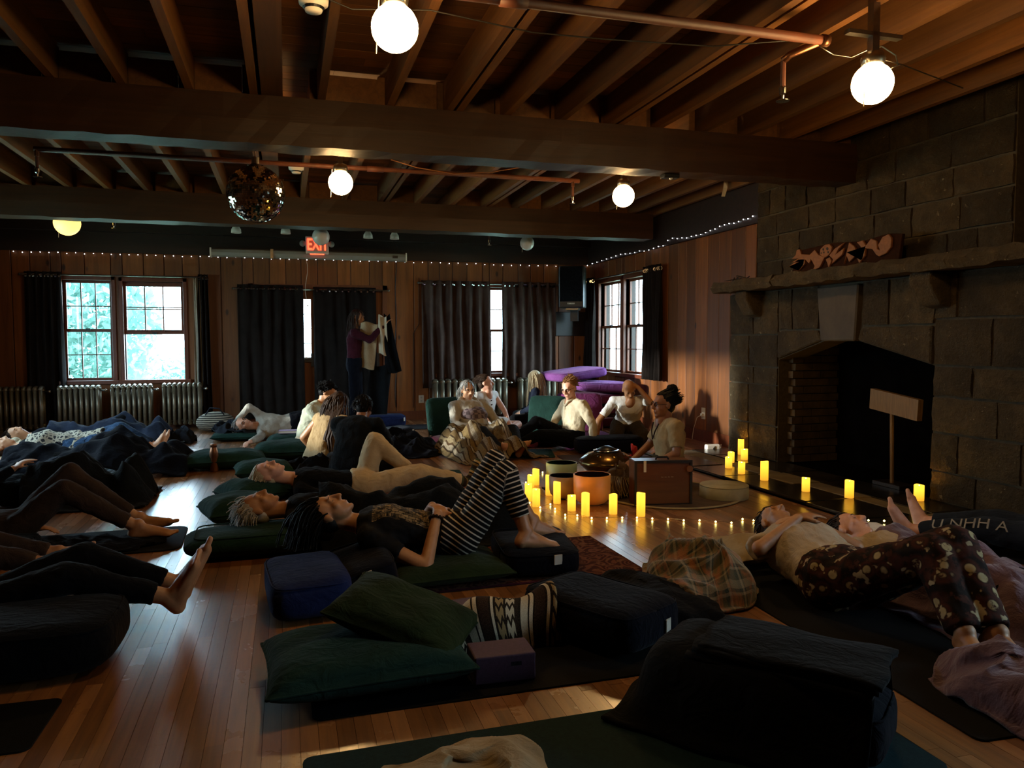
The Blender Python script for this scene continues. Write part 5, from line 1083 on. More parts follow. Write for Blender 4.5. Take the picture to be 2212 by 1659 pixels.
def hair(parent, M4, m, length=.1, N=260, thick=.006, flow=(0, -1, -.3), grav=.35, curl=0.0, zmin=-9, seed=0, front=.5, low=-.3, bun=None, cap=1.03, lift=.0, fringe=0.0, noise=.25, name='hair'):
    g = np.random.default_rng(seed); M = np.array(M4)[:3]; A = M[:, :3]; s_ = np.linalg.norm(A[:, 0])
    gv = np.linalg.inv(A) @ np.array([0, 0, -1.0]); gv /= np.linalg.norm(gv)
    d = g.normal(size=(N*6, 3)); d /= np.linalg.norm(d, axis=1)[:, None]
    ok = ((d[:, 1] < front*.6+fringe) | (d[:, 2] > .62-fringe)) & (d[:, 2] > low) & (d[:, 1] < .86) & ~((d[:, 2] < .25) & (d[:, 1] > .12+fringe))
    d = d[ok][:N]; c0 = np.array([0, -.012, .03]); rad = np.array([.074, .093, .083])*cap
    p = c0+d*rad; fl_ = np.array(flow, float); fl_ /= np.linalg.norm(fl_)
    dirn = fl_+d*(.35+lift)+g.normal(size=d.shape)*noise; dirn /= np.linalg.norm(dirn, axis=1)[:, None]
    steps = 9; seg = length/steps*(.65+.7*g.random((len(d), 1))); pts = [p.copy()]; ph = g.random((len(d), 1))*6
    e1 = np.cross(d, np.array([.3, .5, .8])); e1 /= np.linalg.norm(e1, axis=1)[:, None]+1e-6; e2 = np.cross(d, e1)
    for k in range(steps):
        dirn = dirn*(1-grav)+gv*grav+g.normal(size=d.shape)*noise*.25
        if curl: dirn = dirn+curl*(np.cos(ph+k*1.9)*e1+np.sin(ph+k*1.9)*e2)
        dirn /= np.linalg.norm(dirn, axis=1)[:, None]; p = p+dirn*seg
        for cc, rr in ((c0, rad*1.01), (np.array([0, .02, -.04]), np.array([.064, .062, .085]))):
            q = (p-cc)/rr; l = np.linalg.norm(q, axis=1)[:, None]; p = np.where(l < 1, cc+(p-cc)/np.maximum(l, .05), p)
        wz = p @ A[2]+M[2, 3]; low_ = wz < zmin
        if low_.any(): w3 = p @ A.T+M[:, 3]; w3[:, 2] = np.maximum(w3[:, 2], zmin); p = (w3-M[:, 3]) @ np.linalg.inv(A).T
        pts.append(p.copy())
    W_ = np.stack(pts, 1) @ A.T+M[:, 3]; n_ = W_.shape[0]; m_ = W_.shape[1]
    T = np.gradient(W_, axis=1); T /= np.linalg.norm(T, axis=2)[..., None]+1e-9; ref = np.array([.31, .57, .76]); a = np.cross(T, ref); a /= np.linalg.norm(a, axis=2)[..., None]+1e-9; b = np.cross(T, a)
    rr = thick*s_*np.linspace(1, .25, m_)[None, :, None]; V_ = np.stack([W_+(a*math.cos(t_)+b*math.sin(t_))*rr for t_ in (0, 2.09, 4.19)], 2).reshape(-1, 3)
    base = (np.arange(n_)*m_*3)[:, None]+(np.arange(m_-1)*3)[None, :]; base = base.ravel(); fs = []
    for k in range(3): fs.append(np.stack([base+k, base+(k+1) % 3, base+3+(k+1) % 3, base+3+k], 1))
    mb = MB(); mb.v = V_.tolist(); mb.f = np.concatenate(fs).tolist(); M3 = M4.to_3x3()
    mb.ball(M4 @ Vector((0, -.022, .038)), (.077, .09, .083), 20, 14, M3); mb.ball(M4 @ Vector((0, -.045, -.01)), (.066, .06, .07), 16, 10, M3)
    if bun: mb.ball(M4 @ Vector(bun[0]), bun[1], 16, 12, M3)
    if bun:
        bc = Vector(bun[0]); br = bun[1]
        for k in range(14):
            ax = Vector((g.normal(), g.normal(), g.normal())).normalized(); e_ = ax.orthogonal().normalized(); h_ = ax.cross(e_); mb.tube([M4 @ (bc+(e_*math.cos(t_)+h_*math.sin(t_))*br*1.02) for t_ in np.linspace(0, 5, 12)], thick*s_, 4)
    return mk(name, mb.v, [tuple(f_) for f_ in mb.f], m, parent, True)
def glasses(parent, M4, m='eye_dark'):
    mb = MB()
    for s_ in (-1, 1): mb.tube([M4 @ Vector((s_*.032+.021*math.cos(t_), .092, .004+.017*math.sin(t_))) for t_ in np.linspace(0, 2*PI, 15)], .0026, 5); mb.tube([M4 @ Vector((s_*.054, .09, .006)), M4 @ Vector((s_*.078, .01, .008))], .002, 4)
    mb.tube([M4 @ Vector((-.011, .095, .006)), M4 @ Vector((.011, .095, .006))], .0022, 4); return mb.build('glasses', m, parent)
def person(lb, O, th, J, head, skin='skin_light', top=None, bottom=None, hairspec=None, vox=.0095, cvox=.014, s=1.0, hands=None, feet=True, socks=None, gls=False, eyes=True, neckline=0.0, girth=1.0, dress=None, name='person', disp=.024, z0=0, lips=True, hw=None, locks=None, scoop=0):
    """J: local joints (u, v, z).  top=(mat, sleeve 0..2, part), bottom=(mat, leg 0..2, part, looseness)"""
    if hw:
        kz = hw[2]/head[0][2]; head = ((head[0][0], head[0][1], hw[2]), head[1], head[2]); J = {a: (v[0], v[1], v[2]*(kz if v[2] > .2 else 1)) for a, v in J.items()}
        O = (hw[0]-math.cos(th)*head[0][0]+math.sin(th)*head[0][1], hw[1]-math.sin(th)*head[0][0]-math.cos(th)*head[0][1])
    t_ = thing(name, lb, 'person', (O[0], O[1], z0), th); J = {k: Vector(v)-Vector((0, 0, z0)) for k, v in J.items()}
    G = girth; lat = (J['shL']-J['shR']).normalized(); latp = (J['hiL']-J['hiR']).normalized(); lats = [latp, latp, lerp(latp, lat, .5), lat, lat, lat]
    hc = Vector(head[0])-Vector((0, 0, z0)); M4 = head_frame(hc, head[1], head[2], s); up = (J['che']-J['pel']).normalized()
    sp = [J['pel']-up*.06, J['pel'], J['wai'], J['che'], lerp(J['che'], J['nec'], .62), J['nec']]
    def torso(mb, e=0.0, k0=0):
        loft(mb, ([lerp(J['pel'], J['wai'], .35)] if k0 else [])+sp[k0:], lats[max(0, k0-1):], ([(.148*G+e*.6, .098*G+e*.6)] if k0 else [])+[(.14*G+e, .09*G+e), (.158*G+e, .105*G+e), (.132*G+e, .092*G+e), (.155*G+e, .108*G+e), (.14*G+e, .085*G+e), (.058+e*.6, .055+e*.6)][k0:])
        for s_ in 'LR': cap_mesh(mb, lerp(J['che'], J['nec'], .55), J['sh'+s_], .062+e, .052*min(G, 1.1)+e)
    b = MB(); torso(b); add_head(b, M4); cap_mesh(b, J['nec']-up*.02, M4 @ Vector((0, -.02, -.05)), .052*s, .05*s)
    if scoop:
        fr = lat.cross(up).normalized(); b.ball(lerp(J['che'], J['nec'], .74)+fr*.062, (.05*scoop, .042*scoop, .07*scoop), 16, 10, Matrix((lat, fr, up)).transposed())
        cap_mesh(b, lerp(J['che'], J['nec'], .8)+fr*.045, J['nec']+fr*.005, .045*scoop, .05)
    segs = []
    for s_ in 'LR':
        cap_mesh(b, J['sh'+s_], J['el'+s_], .046*G, .038); cap_mesh(b, J['el'+s_], J['wr'+s_], .038, .026)
        cap_mesh(b, J['hi'+s_], J['kn'+s_], .078*G, .052); cap_mesh(b, J['kn'+s_], lerp(J['kn'+s_], J['an'+s_], .35), .052, .052); cap_mesh(b, lerp(J['kn'+s_], J['an'+s_], .3), J['an'+s_], .053, .034)
        h_ = (hands or {}).get(s_)
        fd = (J['wr'+s_]-J['el'+s_])
        if h_ is None: h_ = (fd, (0, 0, -1) if abs(fd.normalized().z) < .8 else (1, 0, 0), .45)
        hand(b, J['wr'+s_], h_[0], h_[1], h_[2], s, 1 if s_ == 'L' else -1)
        if feet:
            fu = (J['kn'+s_]-J['an'+s_]); foot(b, J['an'+s_], J['to'+s_], fu, s, 1 if s_ == 'L' else -1)
        segs.append((J['hi'+s_], J['kn'+s_], 0)); segs.append((J['kn'+s_], J['an'+s_], (J['hi'+s_]-J['kn'+s_]).length))
    bo = soft('body', b, skin, t_, vox, 2)
    if top:
        m = MB(); torso(m, .014, 2 if (bottom and top[2:3] != ('t_shirt',)) else 0); sl_ = top[1]
        for s_ in 'LR':
            if sl_ > 0:
                k = min(1, sl_); cap_mesh(m, J['sh'+s_], lerp(J['sh'+s_], J['el'+s_], k), .06*G, .052*G if sl_ < 1 else .05, 14, False, sl_ < 1)
            if sl_ > 1: cap_mesh(m, J['el'+s_], lerp(J['el'+s_], J['wr'+s_], sl_-1), .05, .036, 14, False, True)
        soft(top[2] if len(top) > 2 else 'shirt', m, top[0], t_, cvox, 2, disp, .07)
    if bottom:
        m = MB(); lo = bottom[3] if len(bottom) > 3 else 1.0
        loft(m, [J['pel']-up*.11, J['pel']-up*.03, J['pel']+up*.09], [latp]*3, [(.13*G, .1*G), (.175*G, .122*G), (.16*G, .115*G)])
        for s_ in 'LR':
            lg = bottom[1]; k = min(1, lg); cap_mesh(m, J['hi'+s_], lerp(J['hi'+s_], J['kn'+s_], k), .095*G, .07*lo if lg >= 1 else .082*lo, 14, False, lg < 1)
            if lg > 1: cap_mesh(m, J['kn'+s_], lerp(J['kn'+s_], J['an'+s_], lg-1), .069*lo, (.05 if lg > 1.5 else .062)*lo, 14, False, True)
        soft(bottom[2] if len(bottom) > 2 else 'trousers', m, bottom[0], t_, cvox, 2, disp*.8, .08, segs)
    if dress:
        m = MB(); torso(m, .012); kk = lerp(J['knL'], J['knR'], .5); loft(m, [J['wai'], J['pel'], lerp(J['pel'], kk, .5), kk], [lat, latp, latp, latp], [(.15, .11), (.19, .15), (.2, .13), (.2, .12)]); soft('dress', m, dress, t_, cvox, 3, disp, .1)
    if socks:
        for s_ in 'LR':
            m = MB(); cap_mesh(m, lerp(J['kn'+s_], J['an'+s_], .65), J['an'+s_], .05, .045, 12, True); fu = (J['kn'+s_]-J['an'+s_]).normalized(); cap_mesh(m, J['an'+s_]-fu*.025, J['to'+s_], .044, .032); soft('sock', m, socks, t_, .01, 2, 0, segs=[(J['kn'+s_], J['an'+s_], 0), (J['an'+s_], J['to'+s_], .42)])
    if eyes:
        for s_ in (-1, 1): MB().ball(M4 @ Vector((s_*.031, .0815, .003)), (.008, .0035, .0045), 10, 6, M4.to_3x3()).build('eye', 'eye_dark', bo, True)
    else:
        for s_ in (-1, 1): MB().tube([M4 @ Vector((s_*(.031+.013*k), .0825-.003*abs(k), -.003)) for k in (-1, -.5, 0, .5, 1)], .0014, 4).build('eyelash', 'eye_dark', bo)
    if lips: MB().tube([M4 @ Vector((x, .0905-abs(x)*.25, -.063)) for x in (-.018, -.009, 0, .009, .018)], [.001, .0026, .0026, .0026, .001], 5).build('mouth', 'lip', bo)
    for s_ in (-1, 1): MB().tube([M4 @ Vector((s_*(.031+.017*k), .0885-.008*abs(k)**2, .021+.003*(1-abs(k)))) for k in (-1, -.5, 0, .5, 1)], [.001, .0028, .003, .0025, .001], 4).build('eyebrow', (hairspec or {}).get('m', 'hair_brown') if not (hairspec or {}).get('bald') else 'hair_ash', bo)
    if hairspec and not hairspec.get('bald'): k = dict(hairspec); hair(t_, M4, k.pop('m'), **k)
    if gls: glasses(t_, M4)
    for l in locks or []: MB().tube(l[0], l[1], 5).build('hair_lock', l[2], t_, True)
    t_['_o'] = 0; del t_['_o']
    return t_, M4
def supine(**k):
    J = dict(pel=(0, 0, .12), wai=(.17, 0, .125), che=(.36, 0, .13), nec=(.52, 0, .14), shL=(.46, .18, .11), shR=(.46, -.18, .11), elL=(.2, .28, .07), elR=(.2, -.28, .07), wrL=(-.04, .27, .06), wrR=(-.04, -.27, .06),
             hiL=(-.03, .09, .11), hiR=(-.03, -.09, .11), knL=(-.46, .12, .1), knR=(-.46, -.12, .1), anL=(-.87, .13, .06), anR=(-.87, -.13, .06), toL=(-.93, .2, .26), toR=(-.93, -.2, .26)); J.update(k); return J
def legs_caps(J, z0=0):
    C = []
    for s_ in 'LR': C += [(J['hi'+s_], J['kn'+s_], .085, .06), (J['kn'+s_], J['an'+s_], .06, .04), (J['an'+s_], J['to'+s_], .045, .03)]
    return C
def body_caps(J): return legs_caps(J)+[(J['pel'], J['che'], .13, .14), (J['che'], J['nec'], .14, .07)]
def sit(**k):
    """cross-legged on the floor facing +u"""
    J = dict(pel=(0, 0, .12), wai=(-.02, 0, .3), che=(-.01, 0, .47), nec=(.0, 0, .63), shL=(0, .18, .57), shR=(0, -.18, .57), elL=(.05, .25, .32), elR=(.05, -.25, .32), wrL=(.22, .16, .2), wrR=(.22, -.16, .2),
             hiL=(.02, .1, .11), hiR=(.02, -.1, .11), knL=(.3, .32, .13), knR=(.3, -.32, .13), anL=(.36, -.02, .06), anR=(.3, .05, .07), toL=(.3, -.2, .06), toR=(.34, .22, .05)); J.update(k); return J
R_ = math.radians
def up_at(x, y, Y): return P(x, y, Y=Y)

# --- striped trousers person, foreground
J = supine(pel=(0, 0, .21), wai=(.17, 0, .22), che=(.36, 0, .255), nec=(.52, 0, .28), shL=(.45, .17, .24), shR=(.45, -.17, .25), elL=(.17, .27, .11), elR=(.2, -.26, .16), wrL=(.1, .075, .335), wrR=(.12, -.07, .345),
           hiL=(-.02, .09, .19), hiR=(-.02, -.09, .19), knL=(-.27, .06, .54), knR=(-.23, -.12, .57), anL=(-.37, .13, .215), anR=(-.45, -.12, .215), toL=(-.58, .09, .18), toR=(-.62, -.2, .18))
person('person in black printed shirt and striped trousers lying back with clasped hands', (.86, 4.03), R_(172), J, ((.665, .02, .345), (-.28, .05, .95), (.95, 0, .25)), 'skin_tan', ('printed_black', .55), ('stripe', 1.72, 'striped_trousers', 1.0),
       dict(m='hair_black', length=.25, N=460, thick=.005, flow=(0, -.6, 1), grav=.3, seed=3, zmin=.19, front=.75, fringe=.2, cap=1.06), .0065, .009, hands=dict(L=((-.35, -.9, .1), (.1, .1, -1), .5), R=((-.3, .9, .1), (.1, -.1, -1), .5)), eyes=False)
# print on the shirt and bracelet
t_ = thing('bead_bracelet', 'dark bead bracelet on the wrist of the striped trousers person', 'bracelet', (0, 0, 0)); A_ = Matrix.Translation((.86, 4.03, 0)) @ Matrix.Rotation(R_(172), 4, 'Z'); w0, e0 = A_ @ Vector(J['wrL']), A_ @ Vector(J['elL']); ax = (e0-w0).normalized(); pb = w0+ax*.03; a1 = ax.orthogonal().normalized(); a2 = ax.cross(a1); t_.location = pb
for k in range(12): MB().ball((a1*math.cos(k*PI/6)+a2*math.sin(k*PI/6))*.034, .009, 8, 6).build('bead', 'hair_brown', t_, True)
# --- white-haired person under dark blanket
J = supine(pel=(0, 0, .14), che=(.38, 0, .19), nec=(.54, 0, .22), shL=(.47, .18, .18), shR=(.47, -.18, .18), knL=(-.43, .1, .25), knR=(-.42, -.1, .28), anL=(-.75, .1, .08), anR=(-.75, -.1, .08), toL=(-.82, .13, .25), toR=(-.82, -.13, .25))
pB, _ = person('person in black lying under a dark blanket behind the striped trousers', (.52, 4.86), R_(178), J, ((.7, 0, .235), (-.12, .03, .98), (.97, 0, .15)), 'skin_tan', ('c_black', 2), ('c_black', 1.9), dict(m='hair_white', length=.07, N=420, thick=.006, flow=(0, -.5, .8), grav=.12, curl=.45, seed=5, low=-.45), .008, .013, eyes=False)
bl = thing('dark_blanket', 'dark blanket over a lying person from chest to feet, behind striped trousers', 'blanket', (.52, 4.86, 0), R_(178)); drape('cloth', body_caps(J)+[((.2, .26, .1), (-.05, .24, .1), .06, .05), ((.2, -.26, .1), (-.05, -.24, .1), .06, .05)], -.98, .34, -.42, .42, 'c_charcoal', bl, 1.3, fold=.02, seed=2)
# --- light-haired person, beige trousers
J = supine(che=(.36, 0, .15), nec=(.52, 0, .19), knL=(-.45, .1, .2), anL=(-.84, .08, .1), toL=(-.93, .06, .26), knR=(-.12, -.1, .44), anR=(-.42, -.06, .17), toR=(-.6, -.1, .13))
person('person in dark sweater and beige trousers lying with one knee raised', (.55, 6.12), R_(180), J, ((.7, 0, .24), (-.15, .35, .92), (.97, 0, .18)), 'skin_pink', ('c_black', 2), ('c_khaki', 1.85, 'trousers', 1.12), dict(m='hair_blonde', length=.14, N=300, thick=.005, flow=(0, -1, .4), grav=.35, seed=8, zmin=.16), .009, .012, socks='sock', eyes=False)
# --- three seated in the middle
hy = 7.15; p = P(785, 880, Y=hy)
J = sit(wai=(.02, 0, .3), che=(.13, .0, .46), nec=(.24, .0, .57), shL=(.14, .19, .53), shR=(.14, -.19, .53), elL=(.32, .24, .32), elR=(.32, -.24, .32), wrL=(.42, .08, .2), wrR=(.42, -.08, .2))
person('person in dark long-sleeved shirt seated with back to view', (.72, 7.05), R_(62), J, ((.31, 0, .68), (.8, 0, -.45), (.45, 0, .85)), 'skin_brown', ('c_charcoal', 2), ('c_black', 1.9), dict(m='hair_black', length=.05, N=300, thick=.006, flow=(0, -1, -.4), grav=.15, seed=9, low=-.5), .011, .015, girth=1.15, hw=(0.69, 7.3, 0.62))
J = sit(wai=(.03, 0, .3), che=(.14, 0, .48), nec=(.22, 0, .6), shL=(.16, .17, .55), shR=(.16, -.17, .55), elL=(.1, .33, .33), elR=(.3, -.2, .3), wrL=(.22, .27, .1), wrR=(.4, -.05, .15))
person('person in tan sleeveless top leaning forward between two seated people', (.42, 7.75), R_(40), J, ((.3, .02, .72), (.85, -.1, -.35), (.35, 0, .9)), 'skin_tan', ('c_tan', 0, 'sleeveless_top'), ('c_beige', 1.9), dict(m='hair_brown', length=.3, N=220, thick=.008, flow=(.1, -.7, -.6), grav=.3, seed=10, zmin=.1), .011, .015, locks=[([(.28, -.06+.012*k, .68), (.2-.003*k, -.12+.012*k, .6), (.06+.01*math.sin(k), -.17+.014*k, .46), (-.02+.015*math.sin(2*k), -.19+.014*k, .32), (-.01+.02*math.sin(3*k), -.2+.016*k, .18+.05*math.sin(k*1.7)**2)], [.014, .015, .014, .012, .005], 'hair_brown') for k in range(14)], hw=(0.5, 7.8, 0.62), scoop=1.1)
J = sit(wai=(.03, 0, .3), che=(.1, 0, .48), nec=(.2, 0, .62), shL=(.13, .18, .56), shR=(.13, -.18, .56), elL=(.14, .25, .3), elR=(.28, -.22, .32), wrL=(.22, .14, .12), wrR=(.38, -.08, .2))
person('person in a pale green shirt sitting bent forward', (.38, 8.55), R_(-20), J, ((.26, 0, .74), (.85, 0, -.5), (.5, 0, .85)), 'skin_tan', ('c_palegreen', .7), ('c_cream', 1.9), dict(m='hair_black', length=.1, N=420, thick=.008, flow=(0, -.5, -.1), grav=.12, lift=-.1, curl=1.3, seed=11, front=.5, fringe=.0), .011, .015, hw=(0.43, 8.6, 0.69))
# --- lying on her side, arm over the head
J = supine(pel=(0, 0, .18), wai=(.17, 0, .16), che=(.36, 0, .17), nec=(.5, .02, .18), shL=(.43, .06, .09), shR=(.44, -.02, .3), elL=(.45, .32, .07), wrL=(.55, .56, .05), elR=(.58, .02, .42), wrR=(.72, .05, .26), hiL=(-.03, 0, .1), hiR=(-.03, 0, .26), knL=(-.42, .15, .09), knR=(-.42, .15, .24), anL=(-.8, .05, .06), anR=(-.8, .0, .15), toL=(-.85, .2, .06), toR=(-.85, .16, .12))
person('person in oatmeal sweater lying on the side with an arm over the head', (.12, 10.2), R_(180), J, ((.66, .08, .21), (-.2, .75, .5), (.9, .1, .25)), 'skin_pink', ('c_oat', 2, 'sweater'), ('c_darknavy', 1.9), dict(m='hair_grey', length=.08, N=200, thick=.007, flow=(0, -1, 0), grav=.2, seed=12), .011, .015, gls=True)
crumple('dark_blanket', 'dark blanket over the legs of the person in oatmeal sweater', 'blanket', (.55, 10.2, 0), .42, .24, .3, 'c_darknavy', 71, 0, 8, n=44, rough=.25)
# --- standing, holding a jacket
hx = P(790, 900, Y=11.25).x
J = dict(pel=(0, 0, .92), wai=(0, 0, 1.08), che=(.01, 0, 1.27), nec=(.02, 0, 1.42), shL=(.02, .17, 1.36), shR=(.02, -.17, 1.36), elL=(.25, .1, 1.3), elR=(.24, -.16, 1.26), wrL=(.38, .04, 1.5), wrR=(.42, -.1, 1.46), hiL=(0, .09, .9), hiR=(0, -.09, .9), knL=(.03, .1, .48), knR=(.0, -.1, .48), anL=(0, .11, .09), anR=(-.02, -.11, .09), toL=(.15, .13, .04), toR=(.13, -.13, .04))
hs_, M4h = person('standing person in a maroon sweater holding up a jacket', (P(768, 900, Y=11.2).x, 11.2), R_(-12), J, ((.05, -.01, 1.58), (.9, -.4, -.1), (.1, 0, 1)), 'skin_tan', ('c_maroon', 2, 'sweater'), ('c_darknavy', 1.95), dict(m='hair_brown', length=.3, N=220, thick=.007, flow=(0, -.6, -.8), grav=.45, seed=13), .011, .015)
o = thing('jacket', 'dark jacket with pale fleece lining held up by the standing person', 'jacket', (P(815, 800, Y=11.05).x, 11.05, 0), R_(-12))
n = 26; U, V = np.meshgrid(np.linspace(0, 1, n), np.linspace(0, 1, n)); 
def sheet(nm, x0, x1, x0b, x1b, z0, z1, m, y0, amp, sd):
    Xs = (x0+(x1-x0)*U)*V+(x0b+(x1b-x0b)*U)*(1-V); Ys = y0+amp*np.sin(U*7+V*3+sd)+.03*np.sin(V*5+sd); Zs = z0+(z1-z0)*V+.02*np.sin(U*5+sd)
    ny, nx = Xs.shape; top = np.stack([Xs, Ys, Zs], -1).reshape(-1, 3); bot = top+np.array([0, .025, 0]); idx = np.arange(nx*ny).reshape(ny, nx); q_ = np.stack([idx[:-1, :-1].ravel(), idx[:-1, 1:].ravel(), idx[1:, 1:].ravel(), idx[1:, :-1].ravel()], 1); k = nx*ny
    ring = list(idx[0, :])+list(idx[1:, -1])+list(idx[-1, -2::-1])+list(idx[-2:0:-1, 0]); fs = q_.tolist()+(q_[:, ::-1]+k).tolist()+[(int(ring[(i+1) % len(ring)]), int(ring[i]), int(ring[i])+k, int(ring[(i+1) % len(ring)])+k) for i in range(len(ring))]
    mk(nm, np.concatenate([top, bot]).tolist(), [tuple(f_) for f_ in fs], m, o, True)
sheet('lining', -.22, .02, -.3, -.05, .85, 1.5, 'c_beige', .0, .02, 0); sheet('lining_front', .03, .14, .02, .16, 1.05, 1.6, 'c_cream', -.03, .02, 1); sheet('outer_shell', .1, .18, .1, .34, .8, 1.62, 'c_black', .03, .03, 2); sheet('lower_shell', -.1, .2, -.2, .12, .1, .9, 'c_charcoal', .04, .03, 3)
# --- grey-haired man reclining under a woven blanket
O = (1.955, 8.47); J = sit(pel=(0, 0, .15), wai=(-.08, 0, .3), che=(-.19, 0, .44), nec=(-.26, 0, .58), shL=(-.22, .19, .52), shR=(-.22, -.19, .52), elL=(-.05, .27, .32), elR=(-.05, -.27, .32), wrL=(.13, .14, .3), wrR=(.13, -.14, .3), hiL=(.03, .1, .14), hiR=(.03, -.1, .14), knL=(.42, .22, .27), knR=(.42, -.16, .27), anL=(.75, .1, .08), anR=(.75, -.1, .08), toL=(.82, .15, .22), toR=(.82, -.15, .22))
pI, _ = person('person in pale hoodie and glasses reclining under a woven blanket', O, R_(-76), J, ((-.25, 0, .71), (.97, -.1, -.05), (.0, 0, 1)), 'skin_light', ('c_oat', 2, 'hoodie'), ('c_bluegrey', 1.9), dict(m='hair_grey', length=.12, N=300, thick=.006, flow=(0, -.7, -.5), grav=.3, curl=.35, seed=14, low=-.5), .009, .013, gls=True, girth=1.12, hw=(2.02, 8.72, 0.67))
mh = MB()
for k in range(14):
    a_ = 2*PI*k/14; b_ = 2*PI*(k+1)/14; cap_mesh(mh, (-.235+.075*math.cos(a_), .1*math.sin(a_), .545-.03*math.cos(a_)), (-.235+.075*math.cos(b_), .1*math.sin(b_), .545-.03*math.cos(b_)), .036, .036)
soft('hood', mh, 'c_oat', pI, .012, 2, .015, .07)
t_ = pI; mbx = MB(); loft(mbx, [(-.08, 0, .3), (-.1, 0, .38), (-.15, 0, .44)], [(0, 1, 0)]*3, [(.14, .1), (.175, .115), (.15, .085)]); soft('flannel_shirt', mbx, 'flannel', t_, .014, 2, .015, .1)
bl = thing('woven_blanket', 'tan and brown striped woven blanket over the person in pale hoodie', 'blanket', (O[0], O[1], 0), R_(-76)); drape('cloth', legs_caps(J)+[((.1, -.2, .17), (.1, .2, .17), .09, .09), ((.1, -.26, .16), (.7, -.3, .06), .1, .08), ((.1, .26, .16), (.6, .34, .06), .1, .06)], 0.06, .95, -.48, .5, 'serape_tan', bl, 1.5, fold=.026, seed=5, fs=11, uvs=(1.1, 1.0))
# --- person in white dress
J = sit(elL=(.12, .25, .34), wrL=(.27, .14, .22), elR=(.05, -.25, .36), wrR=(.25, -.14, .22))
pJ, _ = person('person in a white buttoned dress sitting before the radiators', (P(1058, 880, Y=9.75).x, 9.75), R_(-55), J, ((.02, -.02, .76), (.75, .5, .1), (0, 0, 1)), 'skin_pink', None, None, dict(m='hair_brown', length=.06, N=200, thick=.006, flow=(0, -1, .1), grav=.05, lift=-.3, noise=.08, seed=15, bun=((0, -.1, .03), .035)), .011, .013, dress='c_white', hw=(2.51, 9.8, 0.69), scoop=1.2)
for k in range(5): MB().ball((.118-.012*abs(k-2)*.5, -.0, .46-.055*k), .009, 8, 6).build('button', 'hair_brown', pJ, True)
# --- turned away by the radiators
J = sit()
person('person in dark navy top sitting turned away by the radiators', (P(1158, 880, Y=10.6).x, 10.6), R_(160), J, ((.02, .03, .77), (.75, -.4, -.35), (.2, 0, 1)), 'skin_light', ('c_bluegrey', 2), ('c_black', 1.9), dict(m='hair_blonde', length=.42, N=260, thick=.007, flow=(0, -.6, -.9), grav=.5, seed=16), .011, .014, hw=(3.45, 10.6, 0.69))
# --- cream blouse, bun, legs to the left
J = dict(pel=(0, 0, .14), wai=(-.03, .0, .31), che=(-.05, 0, .49), nec=(-.02, 0, .64), shL=(-.05, .2, .58), shR=(-.02, -.18, .57), elL=(-.13, .3, .33), elR=(.1, -.24, .36), wrL=(-.12, .33, .09), wrR=(.2, -.1, .26), hiL=(.04, .1, .13), hiR=(.04, -.1, .13), knL=(.43, .1, .19), knR=(.38, -.12, .36), anL=(.76, .1, .08), anR=(.74, -.06, .09), toL=(.95, .06, .09), toR=(.94, -.1, .12))
pL, _ = person('person in cream blouse and black leggings leaning on one arm', (3.28, 8.22), R_(183), J, ((.04, .02, .79), (.75, .55, -.25), (.15, 0, 1)), 'skin_pink', ('c_cream', 1.95, 'blouse'), ('c_black', 1.75, 'leggings'), dict(m='hair_dirty', length=.07, N=240, thick=.006, flow=(0, -1, .3), grav=.05, curl=.2, lift=-.25, seed=17, bun=((0, -.085, .1), .04)), .009, .012, gls=True, girth=1.15, hands=dict(L=((-.2, .1, -.3), (1, 0, 0), .1)), hw=(3.08, 8.2, 0.7), scoop=0.95)
MB().tube([(.075, .0, .52), (.082, .0, .42), (.08, .0, .32), (.1, 0, .24)], [.012, .014, .014, .01], 8).build('placket', 'c_cream', pL, True)
for s_ in (-1, 1): MB().tube([(.0, s_*.07, .585), (.06, s_*.05, .56), (.085, s_*.012, .5)], [.01, .014, .01], 8).build('collar', 'c_cream', pL, True)
# --- kneeling, hand on head
J = dict(pel=(0, 0, .24), wai=(.05, .02, .38), che=(.14, .03, .53), nec=(.2, .03, .67), shL=(.14, .2, .62), shR=(.17, -.15, .62), elL=(.32, -.3+.6, .45), elR=(.24, -.34, .34), wrL=(.32, .13, .76), wrR=(.26, -.36, .07), hiL=(.03, .1, .2), hiR=(.03, -.1, .2), knL=(.36, .2, .09), knR=(.36, -.13, .09), anL=(-.02, .16, .07), anR=(-.02, -.12, .07), toL=(-.18, .17, .04), toR=(-.18, -.12, .04))
J['elL'] = (.34, .27, .62); J['wrL'] = (.3, .12, .84)
person('person in white T-shirt kneeling with one hand on the head', (4.0, 8.75), R_(-112), J, ((.26, .02, .8), (.75, .2, -.5), (.55, .0, .8)), 'skin_tan', ('c_white', .75, 't_shirt'), ('c_darkolive', 1.95, 'trousers', 1.25), dict(bald=1), .009, .012, hands=dict(L=((-.35, -.6, .45), (-.2, -.3, -.9), .3), R=((.1, -.1, -.4), (1, 0, 0), .1)), hw=(3.92, 8.4, 0.66), scoop=1.25)
